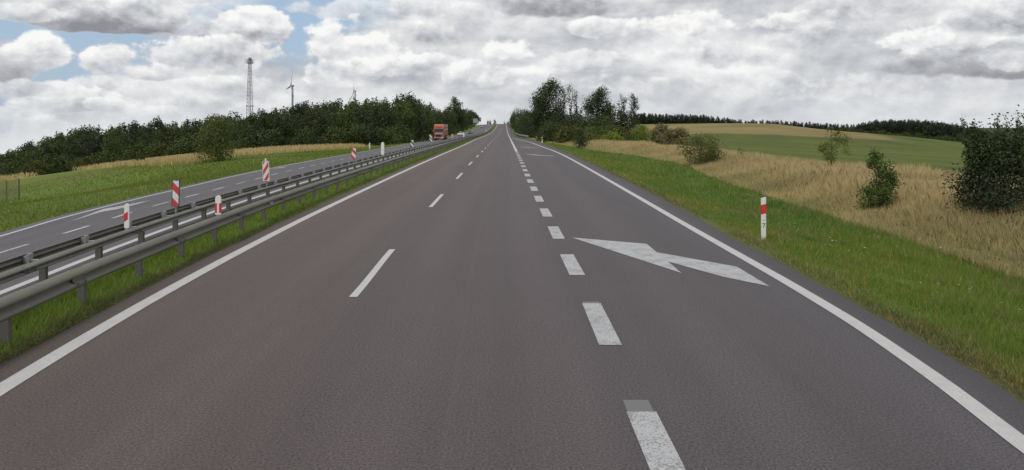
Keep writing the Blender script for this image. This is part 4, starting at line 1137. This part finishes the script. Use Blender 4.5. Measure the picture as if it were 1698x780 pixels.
# ================================================================== mast, turbines, signs, fence
def lattice_mast():
    Y = 500.0; X = (414.5 - CX) * Y / F_PX; zb = gz(X, Y)
    H = EYE - (101 - HY) * Y / F_PX - zb
    t = empty('lattice_mast', (X, Y, zb - .1), R(12)); tag(t, 'tall grey lattice telecom mast with an antenna head, rising behind the left wood', 'mast')
    wf = lambda z: 2.5 - 1.55 * z / H
    legs = [(-1, -.58), (1, -.58), (0, 1.15)]
    for (a, b_) in legs:
        m = MB(); m.tube([(a * wf(0), b_ * wf(0), 0), (a * wf(H), b_ * wf(H), H)], [.22, .14], 6); m.build('leg', M_MAST, t)
    m = MB(); nb = 22
    for k in range(nb):
        z0, z1 = H * k / nb, H * (k + 1) / nb
        for i in range(3):
            p, q = legs[i], legs[(i + 1) % 3]
            if k % 2: p, q = q, p
            m.tube([(p[0] * wf(z0), p[1] * wf(z0), z0), (q[0] * wf(z1), q[1] * wf(z1), z1)], .075, 4)
            m.tube([(p[0] * wf(z1), p[1] * wf(z1), z1), (q[0] * wf(z1), q[1] * wf(z1), z1)], .06, 4)
    m.build('bracing', M_MAST, t)
    l = MB()
    for s in (-.2, .2): l.tube([(-.6 + s, -.4, 0), (-.5 + s, -.3, H)], .07, 4)
    l.build('ladder', M_MAST, t)
    for zf, rad, hh in ((.40, 2.6, .35), (.965, 1.9, .5)):
        p = MB(); z = H * zf; p.tube([(0, 0, z), (0, 0, z + .12)], rad, 10)
        for k in range(10):
            a = k * .628; b2 = a + .628
            p.tube([(rad * math.cos(a), rad * math.sin(a), z), (rad * math.cos(a), rad * math.sin(a), z + 1.0)], .05, 4)
            p.tube([(rad * math.cos(a), rad * math.sin(a), z + 1.0), (rad * math.cos(b2), rad * math.sin(b2), z + 1.0)], .05, 4)
        p.build('platform', M_MAST, t)
    for k in range(6):
        a = k * 1.047 + .3; m = MB(); c, s = math.cos(a) * 1.7, math.sin(a) * 1.7
        m.box(c - .18, c + .18, s - .18, s + .18, H - 1.6, H + 1.2); m.build('panel_antenna', M_STEEL, t)
    for (dx_, dy_) in ((-3.2, 0), (-2.3, 0), (2.6, -.3)):
        m = MB(); m.tube([(dx_, dy_, H - 2.2), (dx_, dy_, H + 1.3)], .12, 5); m.tube([(0, 0, H - .8), (dx_, dy_, H - .8)], .06, 4); m.build('whip_antenna', M_MAST, t)
    m = MB(); m.tube([(0, 0, H + .2), (0, 0, H + 1.6), (0, 0, H + 2.4)], [1.2, 1.3, .5], 10); m.build('head', M_MAST, t)
lattice_mast()
def turbine(x, hub_y, Y, L, yaw, a0, label):
    X = (x - CX) * Y / F_PX; zb = gz(X, Y); hz = EYE - (hub_y - HY) * Y / F_PX - zb
    t = empty('wind_turbine', (X, Y, zb - .5)); tag(t, label, 'wind turbine')
    t.rotation_euler = (0, 0, yaw)
    m = MB(); m.tube([(0, 3.5, 0), (0, 3.5, hz)], [3.0, 2.0], 14); m.build('tower', M_TURB, t)
    m = MB(); m.tube([(0, 7.5, hz + 1.2), (0, 6.5, hz + 1.2), (0, 1, hz + 1.2), (0, .5, hz + 1.2)], [1.2, 1.9, 1.9, 1.4], 12); m.build('nacelle', M_TURB, t)
    hb = MB(); hb.tube([(0, .6, hz + 1.2), (0, -1.0, hz + 1.2), (0, -2.0, hz + 1.2)], [1.5, 1.4, .4], 12); hb.build('hub', M_TURB, t)
    for k in range(3):
        a = R(a0 + 120 * k); ca, sa = math.cos(a), math.sin(a)
        m = MB(); secs = []
        for f, c, th in ((.0, 1.6, 1.5), (.06, 1.8, 1.4), (.2, 3.3, .8), (.5, 2.2, .45), (.8, 1.4, .28), (1, .35, .1)):
            ring = []
            for (u, v) in ((-.35, 0), (0, .5), (.65, 0), (0, -.5)):
                px_, py_ = u * c * 1.45, v * th * 1.6
                tw_ = R(18 * (1 - f)); q1, q2 = px_ * math.cos(tw_) - py_ * math.sin(tw_), px_ * math.sin(tw_) + py_ * math.cos(tw_)
                r_ = 1 + f * (L - 1)
                ring.append((ca * r_ - sa * q1, -.3 + q2, hz + 1.2 + sa * r_ + ca * q1))
            secs.append(ring)
        vs = [p for r_ in secs for p in r_]; fs = []
        for i in range(len(secs) - 1):
            for j in range(4): fs.append((i * 4 + j, i * 4 + (j + 1) % 4, i * 4 + 4 + (j + 1) % 4, i * 4 + 4 + j))
        fs += [(3, 2, 1, 0), tuple(len(vs) - 4 + j for j in range(4))]
        m.add(vs, fs); m.build('blade', M_TURB, t, smooth=False)
turbine(482.5, 143, 1700, 40, R(-72 + 16), 70, 'wind turbine right of the telecom mast, the larger of the two, behind the left wood')
turbine(587, 151.5, 2350, 38, R(-80 + 16), 93, 'smaller, more distant wind turbine above the middle of the left wood')
def sign(x0, x1, y0, y1, Y, label, mat):
    a, b_ = px(x0, y0, Y), px(x1, y1, Y); xc = (a[0] + b_[0]) / 2; zg = gz(xc, Y)
    t = empty('road_sign', (xc, Y, zg)); tag(t, label, 'road sign')
    w = b_[0] - a[0]; m = MB(); m.box(-w / 2, w / 2, -.02, .02, b_[2] - zg, a[2] - zg); m.build('panel', mat, t, bevel=.008)
    for s in (-.3, .3):
        p = MB(); p.tube([(s * w, .07, -.2), (s * w, .07, a[2] - zg - .1)], .05, 8); p.build('pole', M_STEEL, t)
sign(784.5, 792, 197, 204, 478, 'blue grey rectangular road sign beside the far opposite road', M_SIGNBACK)
sign(793, 798, 195, 202, 590, 'pale grey road sign farther up behind the blue grey one', plain('pale_sign', (.30, .33, .30), .5, .1, .1, 1))
def mesh_fence():
    Y = 60.0
    xs = [(-34 - CX) * Y / F_PX, (11 - CX) * Y / F_PX, (31.5 - CX) * Y / F_PX]
    X0 = xs[1]; zb = gz(X0, Y)
    t = empty('mesh_fence', (X0, Y, zb)); tag(t, 'wire mesh fence with wooden posts on the bank at the left picture edge', 'fence')
    for x in xs:
        z = gz(x, Y) - zb; p = MB(); p.tube([(x - X0, 0, z - .3), (x - X0, 0, z + 1.75)], .05, 8); p.build('post', M_BARK, t)
    m = MB(); k = xs[0]
    while k < xs[2]:
        z = gz(k, Y) - zb; m.tube([(k - X0, -.06, z + .05), (k - X0, -.06, z + 1.7)], .016, 4, cap=False); k += .12
    for q in range(12):
        pts = [(x - X0, -.06, gz(x, Y) - zb + .05 + q * .15) for x in np.linspace(xs[0], xs[2], 8)]
        m.tube(pts, .018, 4, cap=False)
    m.build('wire_mesh', M_MESHWIRE, t)
mesh_fence()

# ================================================================== grass
def blades(name, X, Y, h, w, colr, bend=.35, seeds=0.0, segs=1, rs=3, tips=None):
    """one triangle or a bent two-piece blade per stalk"""
    r = np.random.default_rng(rs); n = len(X)
    Z = ground_z(X, Y) - .02
    a = r.uniform(0, 2 * np.pi, n); ca, sa = np.cos(a), np.sin(a)
    ln = h * bend * r.uniform(.2, 1.3, n); b = r.uniform(0, 2 * np.pi, n)
    lx, ly_ = np.cos(b) * ln, np.sin(b) * ln
    B = np.stack([X, Y, Z], -1); S_ = np.stack([ca * w / 2, sa * w / 2, np.zeros(n)], -1)
    T = B + np.stack([lx, ly_, h], -1)
    if segs == 1:
        V = np.stack([B - S_, B + S_, T], 1).reshape(-1, 3); F = np.arange(3 * n).reshape(n, 3); rep = 3
        g = np.array([.72, .72, 1.12])
    else:
        M_ = B + np.stack([lx * .3, ly_ * .3, h * .62], -1)
        V = np.stack([B - S_ * .7, B + S_ * .7, M_ + S_ * .8, T, M_ - S_ * .8], 1).reshape(-1, 3); F = np.arange(5 * n).reshape(n, 5); rep = 5
    me = np_mesh(name, V, F, M_BLADE)
    C = np.repeat(colr, rep, 0)
    if tips is not None:
        k_ = np.tile(np.array(([0, 0, 1] if segs == 1 else [0, 0, .5, 1, .5])), n)[:, None]
        C = C * (1 - k_ * .6) + np.array(tips) * k_ * .6
    set_color(me, 'tint', C)
    o = link(name, me); o['kind'] = 'stuff'
    return o
def ysample(n, y0, y1, p, r):
    u = r.random(n); q = 1 - p
    return (y0 ** q + u * (y1 ** q - y0 ** q)) ** (1 / q)
def jit(c, r, lo=.75, hi=1.3, warm=.15):
    n = len(c); k = r.uniform(lo, hi, n)[:, None]; wv = r.normal(0, warm, n)
    return np.clip(c * k * np.stack([1 + wv, np.ones(n), 1 - wv * .6], -1), .004, .6)
r = np.random.default_rng(31)
def flowers(name, X, Y, h, size, col_, rs):
    """little flower heads: two crossed quads on a stalk height"""
    q = np.random.default_rng(rs); n = len(X); Z = ground_z(X, Y) + h
    C0 = np.stack([X, Y, Z], -1); s_ = (size * q.uniform(.6, 1.3, n))[:, None]
    a = q.uniform(0, 6.283, n); A = np.stack([np.cos(a), np.sin(a), q.uniform(-.3, .3, n)], -1) * s_; B = np.stack([-np.sin(a), np.cos(a), q.uniform(-.3, .3, n)], -1) * s_
    V = np.stack([C0 - A, C0 - B, C0 + A, C0 + B], 1).reshape(-1, 3)
    me = np_mesh(name, V, np.arange(4 * n).reshape(n, 4), M_BLADE); set_color(me, 'tint', np.repeat(np.clip(np.array(col_) * q.uniform(.7, 1.1, n)[:, None], 0, .8), 4, 0))
    o = link(name, me); o['kind'] = 'stuff'
nf = 420
Yf = ysample(nf, 6, 45, 1.5, r); Df = r.uniform(1.5, 7.5, nf); Xf = X_ASPH_R(Yf) + Df; kf = fbm(Xf, Yf, .5, 71) > .2
flowers('white_flowers', Xf[kf], Yf[kf], r.uniform(.12, .3, kf.sum()), .022, (.62, .62, .55), 72)
Yf = ysample(nf, 6, 40, 1.5, r); Xf = X_ASPH_R(Yf) + r.uniform(.5, 4, nf); kf = fbm(Xf, Yf, .6, 73) > .35
flowers('yellow_flowers', Xf[kf], Yf[kf], r.uniform(.08, .2, kf.sum()), .018, (.60, .46, .05), 74)
# right verge
n = 290000
Y = ysample(n, 4.5, 120, 1.75, r); D = r.random(n) * (D_TALL(Y) + .5) ; D = np.where(r.random(n) < .15, D * .25, D); D = D - .10 * (r.random(n) < .12) * (fbm(X_ASPH_R(Y), Y, 1.9, 95) > 0)
X = X_ASPH_R(Y) + .02 + D
edge_ = np.clip((D + .05) / .5, .25, 1)
H = r.uniform(.05, .17, n) * edge_ * (1 + .45 * fbm(X, Y, 2.6, 81)).clip(.4, 1.9) * (1 + .5 * sstep(D, 2.5, 5)) * (1 + .35 * fbm(X, Y, .9, 41)).clip(.5, 1.6)
c = jit(zone(X, Y), r)
dry = r.random(n) < .10 * (1 + 2 * (D < .6)); c[dry] = jit(np.repeat(TAN[None] * .6, dry.sum(), 0), r)
blades('verge_grass', X, Y, H, .0055 + .0008 * Y, c, .6, rs=1)
# tall dry grass on the right
n = 500000
Y = ysample(n, 9, 175, 1.6, r); dt = D_TALL(Y) + fbm(X_ASPH_R(Y) + D_TALL(Y), Y, .08, 2) * .7
D = dt - 2.4 + (W_TALL(Y) + 3.1) * r.random(n) ** .95
X = X_ASPH_R(Y) + D
tt = np.clip((D - dt + 1.6) / 3.0, 0, 1)
H = r.uniform(.40, 1.05, n) * (.28 + .72 * tt) * (1 + .30 * fbm(X, Y, .45, 45)).clip(.55, 1.5)
mixg = np.clip(.64 - .5 * tt + .70 * fbm(X, Y, .42, 46) + .50 * (1 - sstep(Y, 16, 36)), 0, 1)[:, None] * (r.random(n) < .75)[:, None]
c = jit(TAN * (1 - mixg) + np.array([.205, .225, .060]) * mixg, r, .86, 1.16, .06) * (1 + .22 * fbm(X, Y, .8, 91)).clip(.7, 1.3)[:, None]
rd = r.random(n) < .10 * (1 + fbm(X, Y, .3, 92)).clip(0, 2); c[rd] = jit(np.repeat(np.array([[.30, .21, .13]]), rd.sum(), 0), r)
blades('tall_grass', X, Y, H, .004 + .00062 * Y, c, .30, rs=4, segs=2, tips=(.66, .54, .30))
# median
n = 70000
Y = ysample(n, 5, 150, 1.7, r); a_, b_ = X_ASPH_L(Y), X_LA_R(Y); u = r.random(n); X = a_ - .02 + (b_ - a_ + .04) * u
D = np.minimum(a_ - X, X - b_)
blades('median_grass', X, Y, r.uniform(.05, .16, n) * np.clip((D + .06) / .4, .3, 1) * (1 + .4 * fbm(X, Y, 1.1, 47)).clip(.5, 1.6), .007 + .0011 * Y, jit(zone(X, Y) * 1.25, r), .6, rs=5)
# left bank
n = 90000
Y = ysample(n, 14, 125, 1.4, r); X = X_LA_L(Y) - .02 - r.random(n) ** 1.2 * 30
c = jit(zone(X, Y), r)
istan = np.clip((c[:, 0] - .22) / .12, 0, 1)
H = r.uniform(.08, .2, n) * (1 + 2.6 * istan)
blades('bank_grass', X, Y, H, .010 + .0011 * Y, c, .5, rs=6)
# left tan strip under the wood
n = 26000
Y = ysample(n, 55, 128, 1.1, r); X = X_LA_L(Y) - 7 - r.random(n) * 34
z0 = zone(X, Y); keep = z0[:, 0] > .26; X, Y = X[keep], Y[keep]; n = len(X)
blades('bank_tall_grass', X, Y, r.uniform(.35, .8, n), .012 + .0011 * Y, jit(np.repeat(TAN[None], n, 0), r, .7, 1.2, .1), .4, rs=7, segs=2, tips=(.60, .47, .25))
